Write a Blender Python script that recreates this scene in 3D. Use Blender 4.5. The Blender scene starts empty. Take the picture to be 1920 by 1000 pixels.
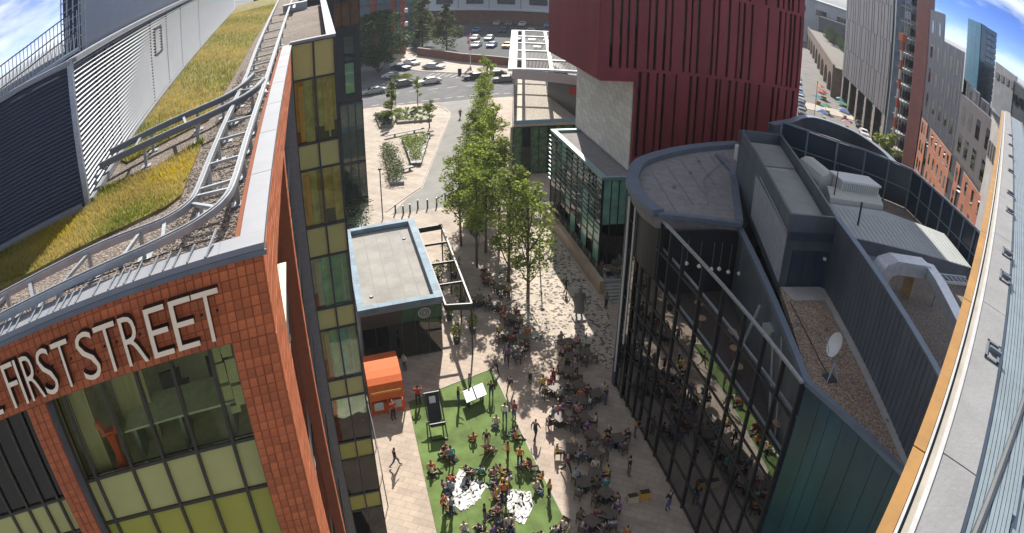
import bpy, bmesh, math, random
from mathutils import Vector, Matrix
R = math.radians
rnd = random.Random(7)
scene = bpy.context.scene
COL = scene.collection

# ------------------------------------------------------------------ camera
cam = bpy.data.cameras.new('camera')
cam_o = bpy.data.objects.new('camera', cam); COL.objects.link(cam_o); scene.camera = cam_o
cam.type = 'PANO'; cam.panorama_type = 'FISHEYE_LENS_POLYNOMIAL'
cam.sensor_fit = 'HORIZONTAL'; cam.sensor_width = 19.2; cam.sensor_height = 10.0
F = 15.26225
cam.fisheye_fov = R(200)
cam.fisheye_polynomial_k0 = 0.0
cam.fisheye_polynomial_k1 = -1 / F
cam.fisheye_polynomial_k2 = 0.0
cam.fisheye_polynomial_k3 = -0.2852 / F ** 3
cam.fisheye_polynomial_k4 = -0.0771 / F ** 4
cam.shift_y = 0.5                       # a rising-front lens: optical axis low in the frame
cam.clip_start = 0.05; cam.clip_end = 6000
pit, rol, yaw = -0.868, 0.0082, 0.2634
fw = Vector((math.sin(yaw) * math.cos(pit), math.cos(yaw) * math.cos(pit), math.sin(pit)))
rt = Vector((math.cos(yaw), -math.sin(yaw), 0)); up = rt.cross(fw)
r2 = rt * math.cos(rol) + up * math.sin(rol); u2 = up * math.cos(rol) - rt * math.sin(rol)
mw = Matrix((r2, u2, -fw)).transposed().to_4x4(); mw.translation = (0, 0, 34.0)
cam_o.matrix_world = mw

# ------------------------------------------------------------------ sky and sun
SUN_AZ, SUN_EL = R(15.0), R(39.5)
world = bpy.data.worlds.new('World'); scene.world = world; world.use_nodes = True
wt = world.node_tree; wt.nodes.clear()
def wn(t, **k):
    n = wt.nodes.new(t)
    for a, b in k.items(): setattr(n, a, b)
    return n
wo = wn('ShaderNodeOutputWorld'); bg = wn('ShaderNodeBackground'); sky = wn('ShaderNodeTexSky')
sky.sky_type = 'NISHITA'; sky.sun_disc = False; sky.sun_elevation = SUN_EL; sky.sun_rotation = SUN_AZ
sky.altitude = 8000; sky.air_density = 0.28; sky.dust_density = 0.0; sky.ozone_density = 8.0
tc = wn('ShaderNodeTexCoord'); mp = wn('ShaderNodeMapping'); mp.inputs['Scale'].default_value = (1, 1, 2.6); mp.inputs['Location'].default_value = (5.88, 3.32, 0.84)
nz = wn('ShaderNodeTexNoise'); nz.inputs['Scale'].default_value = 3.2; nz.inputs['Detail'].default_value = 7; nz.inputs['Roughness'].default_value = 0.58
cr = wn('ShaderNodeValToRGB'); cr.color_ramp.elements[0].position = 0.42; cr.color_ramp.elements[1].position = 0.62
mx = wn('ShaderNodeMix', data_type='RGBA'); mx.inputs['B'].default_value = (3.9, 4.2, 4.7, 1)
wt.links.new(tc.outputs['Generated'], mp.inputs['Vector']); wt.links.new(mp.outputs['Vector'], nz.inputs['Vector'])
wt.links.new(nz.outputs['Fac'], cr.inputs['Fac']); wt.links.new(cr.outputs['Color'], mx.inputs['Factor'])
wt.links.new(sky.outputs['Color'], mx.inputs['A']); wt.links.new(mx.outputs['Result'], bg.inputs['Color'])
bg.inputs['Strength'].default_value = 0.125
wt.links.new(bg.outputs['Background'], wo.inputs['Surface'])
sl = bpy.data.lights.new('sun', 'SUN'); sl.energy = 3.2; sl.angle = R(0.53); sl.color = (1.0, 0.94, 0.85)
so = bpy.data.objects.new('sun', sl); COL.objects.link(so)
to_sun = Vector((math.sin(SUN_AZ) * math.cos(SUN_EL), math.cos(SUN_AZ) * math.cos(SUN_EL), math.sin(SUN_EL)))
so.rotation_euler = to_sun.to_track_quat('Z', 'Y').to_euler(); so.location = (0, 0, 120)
vs = scene.view_settings
vs.view_transform = 'Standard'; vs.look = 'None'; vs.gamma = 1.0; vs.use_curve_mapping = False
vs.exposure = 1.28
scene.cycles.max_bounces = 6; scene.cycles.transparent_max_bounces = 10
scene.cycles.use_denoising = True

# ------------------------------------------------------------------ materials
MATS = {}
def _mat(name):
    m = bpy.data.materials.new(name); m.use_nodes = True
    return m, m.node_tree, m.node_tree.nodes['Principled BSDF']
def M(name, rgb, rough=0.7, metal=0.0, var=0.12, scale=6.0, bump=0.0, bscale=None, spec=0.5, rand=0.0, detail=6, stretch=None):
    """plain procedural material: mottled colour, optional fine relief, optional shift per object"""
    if name in MATS: return MATS[name]
    m, t, p = _mat(name); N, L = t.nodes, t.links
    tc = N.new('ShaderNodeTexCoord'); vec = tc.outputs['Object']
    if stretch:
        mp = N.new('ShaderNodeMapping'); mp.inputs['Scale'].default_value = stretch; L.new(vec, mp.inputs['Vector']); vec = mp.outputs['Vector']
    nz = N.new('ShaderNodeTexNoise'); nz.inputs['Scale'].default_value = scale; nz.inputs['Detail'].default_value = detail; nz.inputs['Roughness'].default_value = 0.62
    L.new(vec, nz.inputs['Vector'])
    mix = N.new('ShaderNodeMix'); mix.data_type = 'RGBA'
    cr = N.new('ShaderNodeMapRange'); cr.inputs[1].default_value = 0.32; cr.inputs[2].default_value = 0.68
    L.new(nz.outputs['Fac'], cr.inputs[0]); L.new(cr.outputs[0], mix.inputs['Factor'])
    mix.inputs['A'].default_value = tuple(c * (1 - var) for c in rgb) + (1,)
    mix.inputs['B'].default_value = tuple(min(1, c * (1 + var)) for c in rgb) + (1,)
    out = mix.outputs['Result']
    if rand:
        oi = N.new('ShaderNodeObjectInfo'); hs = N.new('ShaderNodeHueSaturation'); mr = N.new('ShaderNodeMapRange')
        mr.inputs[3].default_value = 1 - rand; mr.inputs[4].default_value = 1 + rand
        L.new(oi.outputs['Random'], mr.inputs[0]); L.new(mr.outputs[0], hs.inputs['Value']); L.new(out, hs.inputs['Color']); out = hs.outputs['Color']
    L.new(out, p.inputs['Base Color'])
    p.inputs['Roughness'].default_value = rough; p.inputs['Metallic'].default_value = metal
    p.inputs['Specular IOR Level'].default_value = spec
    if bump:
        n2 = N.new('ShaderNodeTexNoise'); n2.inputs['Scale'].default_value = bscale or scale * 4; n2.inputs['Detail'].default_value = 4
        L.new(vec, n2.inputs['Vector'])
        b = N.new('ShaderNodeBump'); b.inputs['Strength'].default_value = bump; b.inputs['Distance'].default_value = 0.02
        L.new(n2.outputs['Fac'], b.inputs['Height']); L.new(b.outputs['Normal'], p.inputs['Normal'])
    MATS[name] = m
    return m
def glass(name, tint, ior=1.6, refl=(0.95, 0.97, 0.98), rough=0.0, wob=0.0):
    m, t, p = _mat(name); N, L = t.nodes, t.links
    N.remove(p); o = N['Material Output']
    tr = N.new('ShaderNodeBsdfTransparent'); tr.inputs[0].default_value = tint + (1,)
    gl = N.new('ShaderNodeBsdfGlossy'); gl.inputs[0].default_value = refl + (1,); gl.inputs['Roughness'].default_value = rough
    fr = N.new('ShaderNodeFresnel'); fr.inputs[0].default_value = ior
    mx = N.new('ShaderNodeMixShader'); L.new(fr.outputs[0], mx.inputs[0]); L.new(tr.outputs[0], mx.inputs[1]); L.new(gl.outputs[0], mx.inputs[2])
    if wob:
        tc = N.new('ShaderNodeTexCoord'); nz = N.new('ShaderNodeTexNoise'); nz.inputs['Scale'].default_value = 0.9; L.new(tc.outputs['Object'], nz.inputs['Vector'])
        b = N.new('ShaderNodeBump'); b.inputs['Strength'].default_value = wob; b.inputs['Distance'].default_value = 0.05
        L.new(nz.outputs['Fac'], b.inputs['Height']); L.new(b.outputs['Normal'], gl.inputs['Normal'])
    L.new(mx.outputs[0], o.inputs['Surface'])
    MATS[name] = m
    return m
def cells(name, cols, scale, rough=0.85, bump=0.6, dist=0.03, coord='Object', feat='F1'):
    """gravel / pebble / sett surface: Voronoi cells with a colour each and rounded relief"""
    m, t, p = _mat(name); N, L = t.nodes, t.links
    tc = N.new('ShaderNodeTexCoord'); vo = N.new('ShaderNodeTexVoronoi'); vo.inputs['Scale'].default_value = scale
    L.new(tc.outputs[coord], vo.inputs['Vector'])
    sp = N.new('ShaderNodeSeparateColor'); L.new(vo.outputs['Color'], sp.inputs[0])
    cr = N.new('ShaderNodeValToRGB'); e = cr.color_ramp; e.interpolation = 'CONSTANT'
    n = len(cols); e.elements[0].color = cols[0] + (1,); e.elements[1].position = 1 / n; e.elements[1].color = cols[1] + (1,)
    for i in range(2, n): x = e.elements.new(i / n); x.color = cols[i] + (1,)
    L.new(sp.outputs[0], cr.inputs['Fac'])
    nz = N.new('ShaderNodeTexNoise'); nz.inputs['Scale'].default_value = 0.35; nz.inputs['Detail'].default_value = 5; L.new(tc.outputs[coord], nz.inputs['Vector'])
    mr = N.new('ShaderNodeMapRange'); mr.inputs[1].default_value = .3; mr.inputs[2].default_value = .7; mr.inputs[3].default_value = 0.82; mr.inputs[4].default_value = 1.14; L.new(nz.outputs['Fac'], mr.inputs[0])
    hs = N.new('ShaderNodeHueSaturation'); L.new(cr.outputs['Color'], hs.inputs['Color']); L.new(mr.outputs[0], hs.inputs['Value'])
    L.new(hs.outputs['Color'], p.inputs['Base Color']); p.inputs['Roughness'].default_value = rough
    b = N.new('ShaderNodeBump'); b.invert = True; b.inputs['Strength'].default_value = bump; b.inputs['Distance'].default_value = dist
    L.new(vo.outputs['Distance'], b.inputs['Height']); L.new(b.outputs['Normal'], p.inputs['Normal'])
    MATS[name] = m
    return m
def bricks(name, c1, c2, mortar, scale, bw, bh, rough=0.8, rot=0.0, ms=0.015, vertical=False, bump=0.4):
    """brick / slab bond on a surface too far away for single pieces"""
    m, t, p = _mat(name); N, L = t.nodes, t.links
    tc = N.new('ShaderNodeTexCoord'); vec = tc.outputs['Object']
    if vertical:                         # run along the wall and up it, whatever way the wall faces
        s = N.new('ShaderNodeSeparateXYZ'); a = N.new('ShaderNodeMath'); a.operation = 'ADD'; c = N.new('ShaderNodeCombineXYZ')
        L.new(vec, s.inputs[0]); L.new(s.outputs[0], a.inputs[0]); L.new(s.outputs[1], a.inputs[1]); L.new(a.outputs[0], c.inputs[0]); L.new(s.outputs[2], c.inputs[1]); vec = c.outputs[0]
    mp = N.new('ShaderNodeMapping'); mp.inputs['Rotation'].default_value = (0, 0, rot); L.new(vec, mp.inputs['Vector'])
    br = N.new('ShaderNodeTexBrick'); br.inputs['Scale'].default_value = scale; br.inputs['Brick Width'].default_value = bw; br.inputs['Row Height'].default_value = bh
    br.inputs['Mortar Size'].default_value = ms; br.inputs['Color1'].default_value = c1 + (1,); br.inputs['Color2'].default_value = c2 + (1,); br.inputs['Mortar'].default_value = mortar + (1,)
    br.inputs['Bias'].default_value = 0.0
    L.new(mp.outputs[0], br.inputs['Vector'])
    nz = N.new('ShaderNodeTexNoise'); nz.inputs['Scale'].default_value = 0.5; nz.inputs['Detail'].default_value = 8; nz.inputs['Roughness'].default_value = 0.65; L.new(tc.outputs['Object'], nz.inputs['Vector'])
    mr = N.new('ShaderNodeMapRange'); mr.inputs[1].default_value = .3; mr.inputs[2].default_value = .7; mr.inputs[3].default_value = 0.76; mr.inputs[4].default_value = 1.2; L.new(nz.outputs['Fac'], mr.inputs[0])
    hs = N.new('ShaderNodeHueSaturation'); L.new(br.outputs['Color'], hs.inputs['Color']); L.new(mr.outputs[0], hs.inputs['Value'])
    L.new(hs.outputs['Color'], p.inputs['Base Color']); p.inputs['Roughness'].default_value = rough
    b = N.new('ShaderNodeBump'); b.inputs['Strength'].default_value = bump; b.inputs['Distance'].default_value = 0.01; b.invert = True
    L.new(br.outputs['Fac'], b.inputs['Height']); L.new(b.outputs['Normal'], p.inputs['Normal'])
    MATS[name] = m
    return m
def leafmat(name, rgb):
    m, t, p = _mat(name); N, L = t.nodes, t.links
    tc = N.new('ShaderNodeTexCoord'); nz = N.new('ShaderNodeTexNoise'); nz.inputs['Scale'].default_value = 0.9; L.new(tc.outputs['Object'], nz.inputs['Vector'])
    mix = N.new('ShaderNodeMix'); mix.data_type = 'RGBA'; L.new(nz.outputs['Fac'], mix.inputs['Factor'])
    mix.inputs['A'].default_value = tuple(c * 0.65 for c in rgb) + (1,); mix.inputs['B'].default_value = tuple(c * 1.35 for c in rgb) + (1,)
    L.new(mix.outputs['Result'], p.inputs['Base Color']); p.inputs['Roughness'].default_value = 0.55
    p.inputs['Specular IOR Level'].default_value = 0.3
    tl = N.new('ShaderNodeBsdfTranslucent'); L.new(mix.outputs['Result'], tl.inputs[0])
    ms = N.new('ShaderNodeMixShader'); ms.inputs[0].default_value = 0.55; L.new(p.outputs[0], ms.inputs[1]); L.new(tl.outputs[0], ms.inputs[2]); L.new(ms.outputs[0], N['Material Output'].inputs['Surface'])
    MATS[name] = m
    return m
def wave_streak(name, rgb, rgb2, scale, rough, axis='Z', metal=0.0):
    """surface with soft streaks (weathered glass panels, corrugations too far off to model)"""
    return M(name, tuple((a + b) / 2 for a, b in zip(rgb, rgb2)), rough, metal, var=0.35, scale=scale, stretch=(1, 1, 0.12))

BRICKT = M('orange terracotta', (0.50, 0.135, 0.045), 0.7, var=0.24, scale=5, bump=0.3, bscale=50, rand=0.2)
BRICKB = M('dark joint backing', (0.27, 0.08, 0.035), 0.9)
ZINC = M('zinc coping', (0.235, 0.245, 0.27), 0.55, 0.15, var=0.07, scale=1.5, bump=0.05)
ZINCD = M('dark zinc', (0.16, 0.18, 0.2), 0.5, 0.3, var=0.1, scale=2)
GALV = M('galvanised steel', (0.36, 0.39, 0.41), 0.42, 0.45, var=0.14, scale=5, bump=0.06)
DARKM = M('charcoal metal', (0.045, 0.048, 0.055), 0.5, 0.0, var=0.2, scale=3)
NAVY = M('navy cladding', (0.035, 0.055, 0.085), 0.45, 0.1, var=0.2, scale=1.2)
BLACKM = M('black steel', (0.018, 0.019, 0.022), 0.45, 0.0, var=0.2)
CREAM = M('cream sign letter', (0.95, 0.78, 0.55), 0.55, var=0.06)
OLIVE = M('olive spandrel glass', (0.40, 0.37, 0.06), 0.35, 0.0, var=0.08, scale=1.2, spec=0.6)
OLIVEP = M('pale green spandrel glass', (0.46, 0.43, 0.15), 0.35, 0.0, var=0.08, scale=1.0, spec=0.7)
OLIVEY = M('yellow spandrel glass', (0.50, 0.42, 0.10), 0.2, 0.0, var=0.12, scale=1.0, spec=0.7)
WIN_CLEAR = glass('clear office glass', (0.93, 0.95, 0.80), 1.3)
WIN_GREEN = glass('green tinted glass', (0.80, 0.93, 0.84), 1.55, wob=0.05)
WIN_DARK = glass('smoked glass', (0.16, 0.19, 0.20), 1.8, wob=0.04)
WIN_FACADE = glass('curtain wall glass', (0.30, 0.36, 0.34), 3.6, wob=0.02)
WIN_BLUE = glass('blue sky glass', (0.08, 0.14, 0.2), 2.4)
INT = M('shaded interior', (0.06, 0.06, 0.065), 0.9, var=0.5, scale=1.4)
INTW = M('office interior wall', (0.78, 0.75, 0.56), 0.9)
INTC = M('curtain', (0.45, 0.40, 0.22), 0.9, var=0.25, scale=3, stretch=(4, 4, .2))
WHITE = M('white paint', (0.66, 0.66, 0.64), 0.55, var=0.05)
GREYC = M('pale concrete', (0.38, 0.37, 0.35), 0.85, var=0.13, scale=2.5, bump=0.15)
GRAVEL = cells('roof gravel', [(0.13, 0.10, 0.085), (0.2, 0.16, 0.135), (0.27, 0.22, 0.18), (0.16, 0.125, 0.1), (0.33, 0.28, 0.23)], 26, bump=0.9, dist=0.04)
GRAVELR = cells('rust gravel', [(0.2, 0.13, 0.09), (0.3, 0.21, 0.15), (0.38, 0.28, 0.2), (0.25, 0.17, 0.12), (0.42, 0.34, 0.27)], 15, bump=0.9, dist=0.05)
SEDUM = M('sedum mat', (0.20, 0.17, 0.05), 0.95, var=0.45, scale=1.8, bump=0.6, bscale=25)
# ------------------------------------------------------------------ mesh helpers
class B:
    def __init__(s): s.v = []; s.f = []; s.m = []
    def add(s, vs, fs, m=0):
        k = len(s.v); s.v += [tuple(v) for v in vs]; s.f += [tuple(i + k for i in f) for f in fs]; s.m += [m] * len(fs)
        return s
    def box(s, x0, y0, z0, x1, y1, z1, m=0):
        if x0 > x1: x0, x1 = x1, x0
        if y0 > y1: y0, y1 = y1, y0
        if z0 > z1: z0, z1 = z1, z0
        return s.add([(x0, y0, z0), (x1, y0, z0), (x1, y1, z0), (x0, y1, z0), (x0, y0, z1), (x1, y0, z1), (x1, y1, z1), (x0, y1, z1)],
                     [(0, 3, 2, 1), (4, 5, 6, 7), (0, 1, 5, 4), (1, 2, 6, 5), (2, 3, 7, 6), (3, 0, 4, 7)], m)
    def beam(s, p, q, w, h, m=0, upv=(0, 0, 1)):
        p, q = Vector(p), Vector(q); d = (q - p).normalized(); u = Vector(upv)
        if abs(d.dot(u)) > 0.98: u = Vector((0, 1, 0))
        a = d.cross(u).normalized() * (w / 2); b = a.cross(d).normalized() * (h / 2)
        vs = [p - a - b, p + a - b, p + a + b, p - a + b, q - a - b, q + a - b, q + a + b, q - a + b]
        return s.add(vs, [(0, 1, 2, 3), (7, 6, 5, 4), (0, 4, 5, 1), (1, 5, 6, 2), (2, 6, 7, 3), (3, 7, 4, 0)], m)
    def prism(s, poly, z0, z1, m=0):
        a = sum(poly[i][0] * poly[(i + 1) % len(poly)][1] - poly[(i + 1) % len(poly)][0] * poly[i][1] for i in range(len(poly)))
        if a < 0: poly = poly[::-1]
        n = len(poly); z0 = z0 if isinstance(z0, (list, tuple)) else [z0] * n; z1 = z1 if isinstance(z1, (list, tuple)) else [z1] * n
        vs = [(p[0], p[1], z0[i]) for i, p in enumerate(poly)] + [(p[0], p[1], z1[i]) for i, p in enumerate(poly)]
        return s.add(vs, [tuple(range(n))[::-1], tuple(range(n, 2 * n))] + [(i, (i + 1) % n, n + (i + 1) % n, n + i) for i in range(n)], m)
    def tube(s, path, r, n=6, m=0, cap=True):
        path = [Vector(p) for p in path]; rs = r if isinstance(r, (list, tuple)) else [r] * len(path); vs = []
        for i, p in enumerate(path):
            d = (path[min(i + 1, len(path) - 1)] - path[max(i - 1, 0)]).normalized()
            u = Vector((0, 0, 1)) if abs(d.z) < 0.95 else Vector((0, 1, 0))
            a = d.cross(u).normalized(); b = d.cross(a)
            vs += [p + (a * math.cos(2 * math.pi * k / n) + b * math.sin(2 * math.pi * k / n)) * rs[i] for k in range(n)]
        fs = [(i * n + k, i * n + (k + 1) % n, (i + 1) * n + (k + 1) % n, (i + 1) * n + k) for i in range(len(path) - 1) for k in range(n)]
        if cap: fs += [tuple(range(n))[::-1], tuple((len(path) - 1) * n + k for k in range(n))]
        return s.add(vs, fs, m)
    def sweep(s, path, w, h, m=0):
        """rectangular section swept along a path that may bend (rails, kerbs, copings)"""
        path = [Vector(p) for p in path]; vs = []
        for i, p in enumerate(path):
            d = (path[min(i + 1, len(path) - 1)] - path[max(i - 1, 0)]); d.z = 0; d.normalize()
            a = Vector((d.y, -d.x, 0)) * (w / 2); b = Vector((0, 0, h / 2))
            vs += [p - a - b, p + a - b, p + a + b, p - a + b]
        fs = [(i * 4 + k, i * 4 + (k + 1) % 4, i * 4 + 4 + (k + 1) % 4, i * 4 + 4 + k) for i in range(len(path) - 1) for k in range(4)]
        e = (len(path) - 1) * 4
        return s.add(vs, fs + [(3, 2, 1, 0), (e, e + 1, e + 2, e + 3)], m)
    def cone(s, c, r0, r1, z0, z1, n=12, m=0):
        vs = [(c[0] + r0 * math.cos(2 * math.pi * k / n), c[1] + r0 * math.sin(2 * math.pi * k / n), z0) for k in range(n)] + \
             [(c[0] + r1 * math.cos(2 * math.pi * k / n), c[1] + r1 * math.sin(2 * math.pi * k / n), z1) for k in range(n)]
        return s.add(vs, [(k, (k + 1) % n, n + (k + 1) % n, n + k) for k in range(n)] + [tuple(range(n))[::-1], tuple(range(n, 2 * n))], m)
def setp(o, label=None, cat=None, group=None, kind=None):
    if label: o['label'] = label
    if cat: o['category'] = cat
    if group: o['group'] = group
    if kind: o['kind'] = kind
    return o
def mesh_of(name, b, mats, smooth=False, off=(0, 0, 0)):
    me = bpy.data.meshes.new(name)
    me.from_pydata([(v[0] - off[0], v[1] - off[1], v[2] - off[2]) for v in b.v], [], b.f)
    mats = mats if isinstance(mats, (list, tuple)) else [mats]
    for m in mats: me.materials.append(m)
    if len(mats) > 1: me.polygons.foreach_set('material_index', b.m)
    if smooth: me.polygons.foreach_set('use_smooth', [True] * len(me.polygons))
    me.update(); return me
def wloc(o):
    l = Vector(o.location)
    while o.parent: o = o.parent; l += Vector(o.location)
    return l
def obj(name, b, mats, parent=None, label=None, cat=None, group=None, kind=None, smooth=False, loc=None):
    """one mesh object; shapes are given in world metres, children keep their thing's origin"""
    if parent is not None: off = wloc(parent)
    elif loc: off = Vector(loc)
    else: off = Vector((0, 0, 0))
    o = bpy.data.objects.new(name, mesh_of(name, b, mats, smooth, off)); COL.objects.link(o)
    if parent is not None: o.parent = parent
    elif loc: o.location = loc
    return setp(o, label, cat, group, kind)
def inst(name, me, loc, parent=None, rot=(0, 0, 0), **k):
    """a piece that shares its mesh with its likes; loc in world metres"""
    o = bpy.data.objects.new(name, me); COL.objects.link(o)
    o.location = Vector(loc) - (wloc(parent) if parent is not None else Vector((0, 0, 0))); o.rotation_euler = rot
    if parent is not None: o.parent = parent
    return setp(o, **k)
def empty(name, loc, label=None, cat=None, group=None, rz=0.0):
    o = bpy.data.objects.new(name, None); COL.objects.link(o); o.location = loc; o.rotation_euler = (0, 0, rz); o.empty_display_size = 0.3
    return setp(o, label, cat, group)
def copy_tree(o, parent=None):
    c = o.copy(); COL.objects.link(c); c.parent = parent
    for ch in list(o.children): copy_tree(ch, c)
    return c
def lerp(a, b, t): return a + (b - a) * t
# ------------------------------------------------------------------ the setting: ground, roads, paving
ASPH = M('road asphalt', (0.13, 0.13, 0.135), 0.9, var=0.22, scale=0.5, bump=0.2, bscale=30)
LANE = M('pale lane asphalt', (0.27, 0.265, 0.25), 0.9, var=0.14, scale=0.35, bump=0.15, bscale=20)
CITY = M('far city ground', (0.14, 0.14, 0.135), 0.95, var=0.35, scale=0.03)
FLAG = bricks('sandstone flags', (0.50, 0.40, 0.32), (0.41, 0.33, 0.27), (0.28, 0.23, 0.19), 1.0, 0.9, 0.45, rot=R(34), ms=0.012)
FLAGF = bricks('pale plank paving', (0.47, 0.40, 0.33), (0.38, 0.32, 0.27), (0.28, 0.24, 0.2), 1.0, 2.4, 0.5, rot=R(52), ms=0.02)
SETTS = cells('mottled granite setts', [(0.50, 0.43, 0.35), (0.55, 0.47, 0.38), (0.12, 0.10, 0.09), (0.47, 0.40, 0.33), (0.52, 0.46, 0.39), (0.2, 0.165, 0.14), (0.58, 0.5, 0.42), (0.45, 0.385, 0.32)], 5.0, bump=0.3)
LAWN = M('lawn turf', (0.12, 0.185, 0.05), 0.95, var=0.42, scale=0.55, bump=0.6, bscale=60, detail=10)
KERB = M('granite kerb', (0.42, 0.39, 0.36), 0.8, var=0.15)
LINE = M('road marking paint', (0.62, 0.61, 0.57), 0.7, var=0.2, scale=3)
obj('ground', B().add([(-2500, -600, -.12), (3500, -600, -.12), (3500, 4500, -.12), (-2500, 4500, -.12)], [(0, 1, 2, 3)]), CITY, kind='structure')
obj('road', B().add([(-60, 112, -.1), (140, 90, -.1), (150, 118, -.1), (60, 128, -.1), (33, 137, -.1), (24, 150, -.1), (20, 240, -.1), (10, 240, -.1), (10, 150, -.1), (-60, 142, -.1)], [tuple(range(10))]), ASPH, kind='structure')
plaza = [(-25, 5), (48, 5), (48, 60), (42, 110), (31, 113.6), (19, 113.6), (8, 116.5), (-25, 118)]
obj('plaza_paving', B().prism(plaza, -.119, 0.0), FLAG, kind='structure')
obj('upper_paving', B().add([(-10, 62.5, .004), (12.6, 67, .004), (10.3, 76.4, .004), (13.6, 87.6, .004), (18.7, 105.8, .004), (18.6, 109.5, .004), (14.2, 113.4, .004), (8, 116, .004), (-10, 117, .004)], [tuple(range(9))]), FLAGF, kind='structure')
lane = [(6.4, 70.5), (8.6, 74.3), (10.5, 76.6), (13.8, 87.6), (18.6, 104), (19.2, 107), (18.9, 110), (17.6, 113.4), (25.6, 113.4), (24.3, 108.6), (19.4, 92.5), (15.6, 78.8), (13.4, 70.5)]
obj('lane', B().add([(x, y, .008) for x, y in lane], [tuple(range(len(lane)))]), LANE, kind='structure')
kp = [(6.0, 71.5, .03), (8.4, 74.6, .03), (10.3, 76.8, .03), (13.6, 87.7, .03), (18.3, 103.6, .03), (18.9, 107, .03), (18.6, 109.9, .03), (16.8, 113.2, .03)]
obj('lane_kerb', B().sweep(kp, .16, .08), KERB, kind='structure')
obj('setts_paving', B().add([(x, y, .004) for x, y in [(12.6, 46), (16.6, 42.2), (18.3, 39.5), (20.2, 47), (20.5, 63), (16.6, 61), (13.4, 55)]], [tuple(range(7))]), SETTS, kind='structure')
obj('lawn', B().prism([(3.8, 40.3), (9.85, 42.2), (10.15, 34), (10.7, 26), (11.2, 14), (3.2, 14), (3.5, 28.8)], .002, .035), LAWN, kind='structure')
lw = bpy.data.objects['lawn']
for x in (5.3, 7.0, 8.7): obj('turf_seam', B().beam((x - .25, 14.2, .0365), (x + .3, 40.9, .0365), .02, .004), M('turf seam', (0.07, 0.11, 0.03), .95), lw)
lawn_edge = [(3.75, 40.38, .02), (9.9, 42.3, .02), (10.2, 34, .02), (10.75, 26, .02), (11.25, 14, .02)]
obj('lawn_edging', B().sweep(lawn_edge, .09, .05), KERB, kind='structure')
obj('far_pavement', B().prism([(15, 150), (20, 141), (24, 137.2), (33, 130.6), (60, 123), (140, 112), (142, 118), (60, 130), (37.6, 136.6), (29, 146), (21.8, 160), (20.5, 200), (16, 200)], -.119, .0), FLAGF, kind='structure')
obj('car_park', B().add([(x, y, -.06) for x, y in [(22.5, 161), (29.5, 147), (38, 138), (62, 130), (90, 128), (95, 205), (60, 215), (24, 220)]], [tuple(range(8))]), M('car park asphalt', (0.06, 0.065, 0.075), 0.9, var=0.25, scale=0.3), kind='structure')
b = B()
for k in range(14):                                      # worn line along the near side of the road
    x = 8.6 + k * 1.9; y = 116.4 - max(0, 9 - k) * 0.0 + (1.6 if k < 2 else 0)
    b.box(x, y, -.1, x + 1.1, y + .16, -.092)
for k in range(10): b.box(9 + k * 3.2, 124.6 - k * .1, -.1, 10.6 + k * 3.2, 124.75 - k * .1, -.092)
for k in range(7): b.beam((20.2 + k * .9, 136.2 - k * .9, -.094), (21.8 + k * .9, 138.2 - k * .9, -.094), .14, .008)
obj('road_marking', b, LINE, kind='structure')
obj('market_street', B().add([(x, y, -.09) for x, y in [(52, 62), (62, 54), (96, 88), (130, 128), (190, 210), (150, 225), (100, 150), (70, 95)]], [tuple(range(8))]), M('street paving', (0.17, 0.16, 0.15), 0.9, var=0.25, scale=0.3), kind='structure')
# ------------------------------------------------------------------ office building on the left, with the sign
FY, SX, ZB = 8.75, -0.88, 29.68
left = empty('office_building', (SX, FY, 0), 'orange tiled office building with cream FIRST STREET lettering and grass roof', 'building')
# backing walls (joint colour), with the openings left free
b = B()
b.box(-9, FY, 28.32, SX, FY + .5, ZB); b.box(-1.5, FY, -.1, SX, FY + .5, 28.32); b.box(-5.1, FY, -.1, -4.7, FY + .5, 28.32)
b.box(SX - .4, FY + .5, 28.32, SX, 27, ZB); b.box(SX - .4, FY + .5, -.1, SX, 10.7, 28.32); b.box(SX - .4, 16.45, -.1, SX, 17.0, 28.32)
obj('wall', b, BRICKB, left)
TW, TH, TT = .121, .168, .010
def tile_mesh(w, h, t):
    c = .006; q = B()
    q.add([(0, 0, 0), (w, 0, 0), (w, 0, h), (0, 0, h), (c, -t, c), (w - c, -t, c), (w - c, -t, h - c), (c, -t, h - c)], [(4, 5, 6, 7), (0, 1, 5, 4), (1, 2, 6, 5), (2, 3, 7, 6), (3, 0, 4, 7)])
    return q
tm = mesh_of('tile', tile_mesh(TW - .007, TH - .007, TT), BRICKT)
cand = []
def grid(x0, x1, z0, z1):
    nx = max(1, round((x1 - x0) / TW)); nz_ = max(1, round((z1 - z0) / TH))
    return [(x0 + (x1 - x0) * i / nx, z0 + (z1 - z0) * j / nz_) for i in range(nx) for j in range(nz_)]
cand += grid(-5.6, SX, 28.33, ZB) + grid(-1.5, SX, 23.7, 28.32) + grid(-5.1, -4.7, 25.2, 28.32)
cand.sort(key=lambda c: (c[0] + .88) ** 2 + (c[1] - 27.5) ** 2)
rest = B(); tb = tile_mesh(TW - .007, TH - .007, TT)
for k, (x, z) in enumerate(cand):
    j = rnd.uniform(-.004, .004)
    if k < 296: inst('tile', tm, (x + .005, FY - .001 + j, z + .005), left)
    else: rest.add([(v[0] + x + .005, v[1] + FY - .001 + j, v[2] + z + .005) for v in tb.v], tb.f)
for x, z in grid(-1.5, SX, 0, 23.7) + grid(-5.1, -4.7, 0, 25.2) + grid(-9, -5.6, 28.33, ZB):
    rest.add([(v[0] + x + .005, v[1] + FY - .001, v[2] + z + .005) for v in tb.v], tb.f)
o = obj('tile_field', rest, BRICKT, left); o['kind'] = 'stuff'
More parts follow.
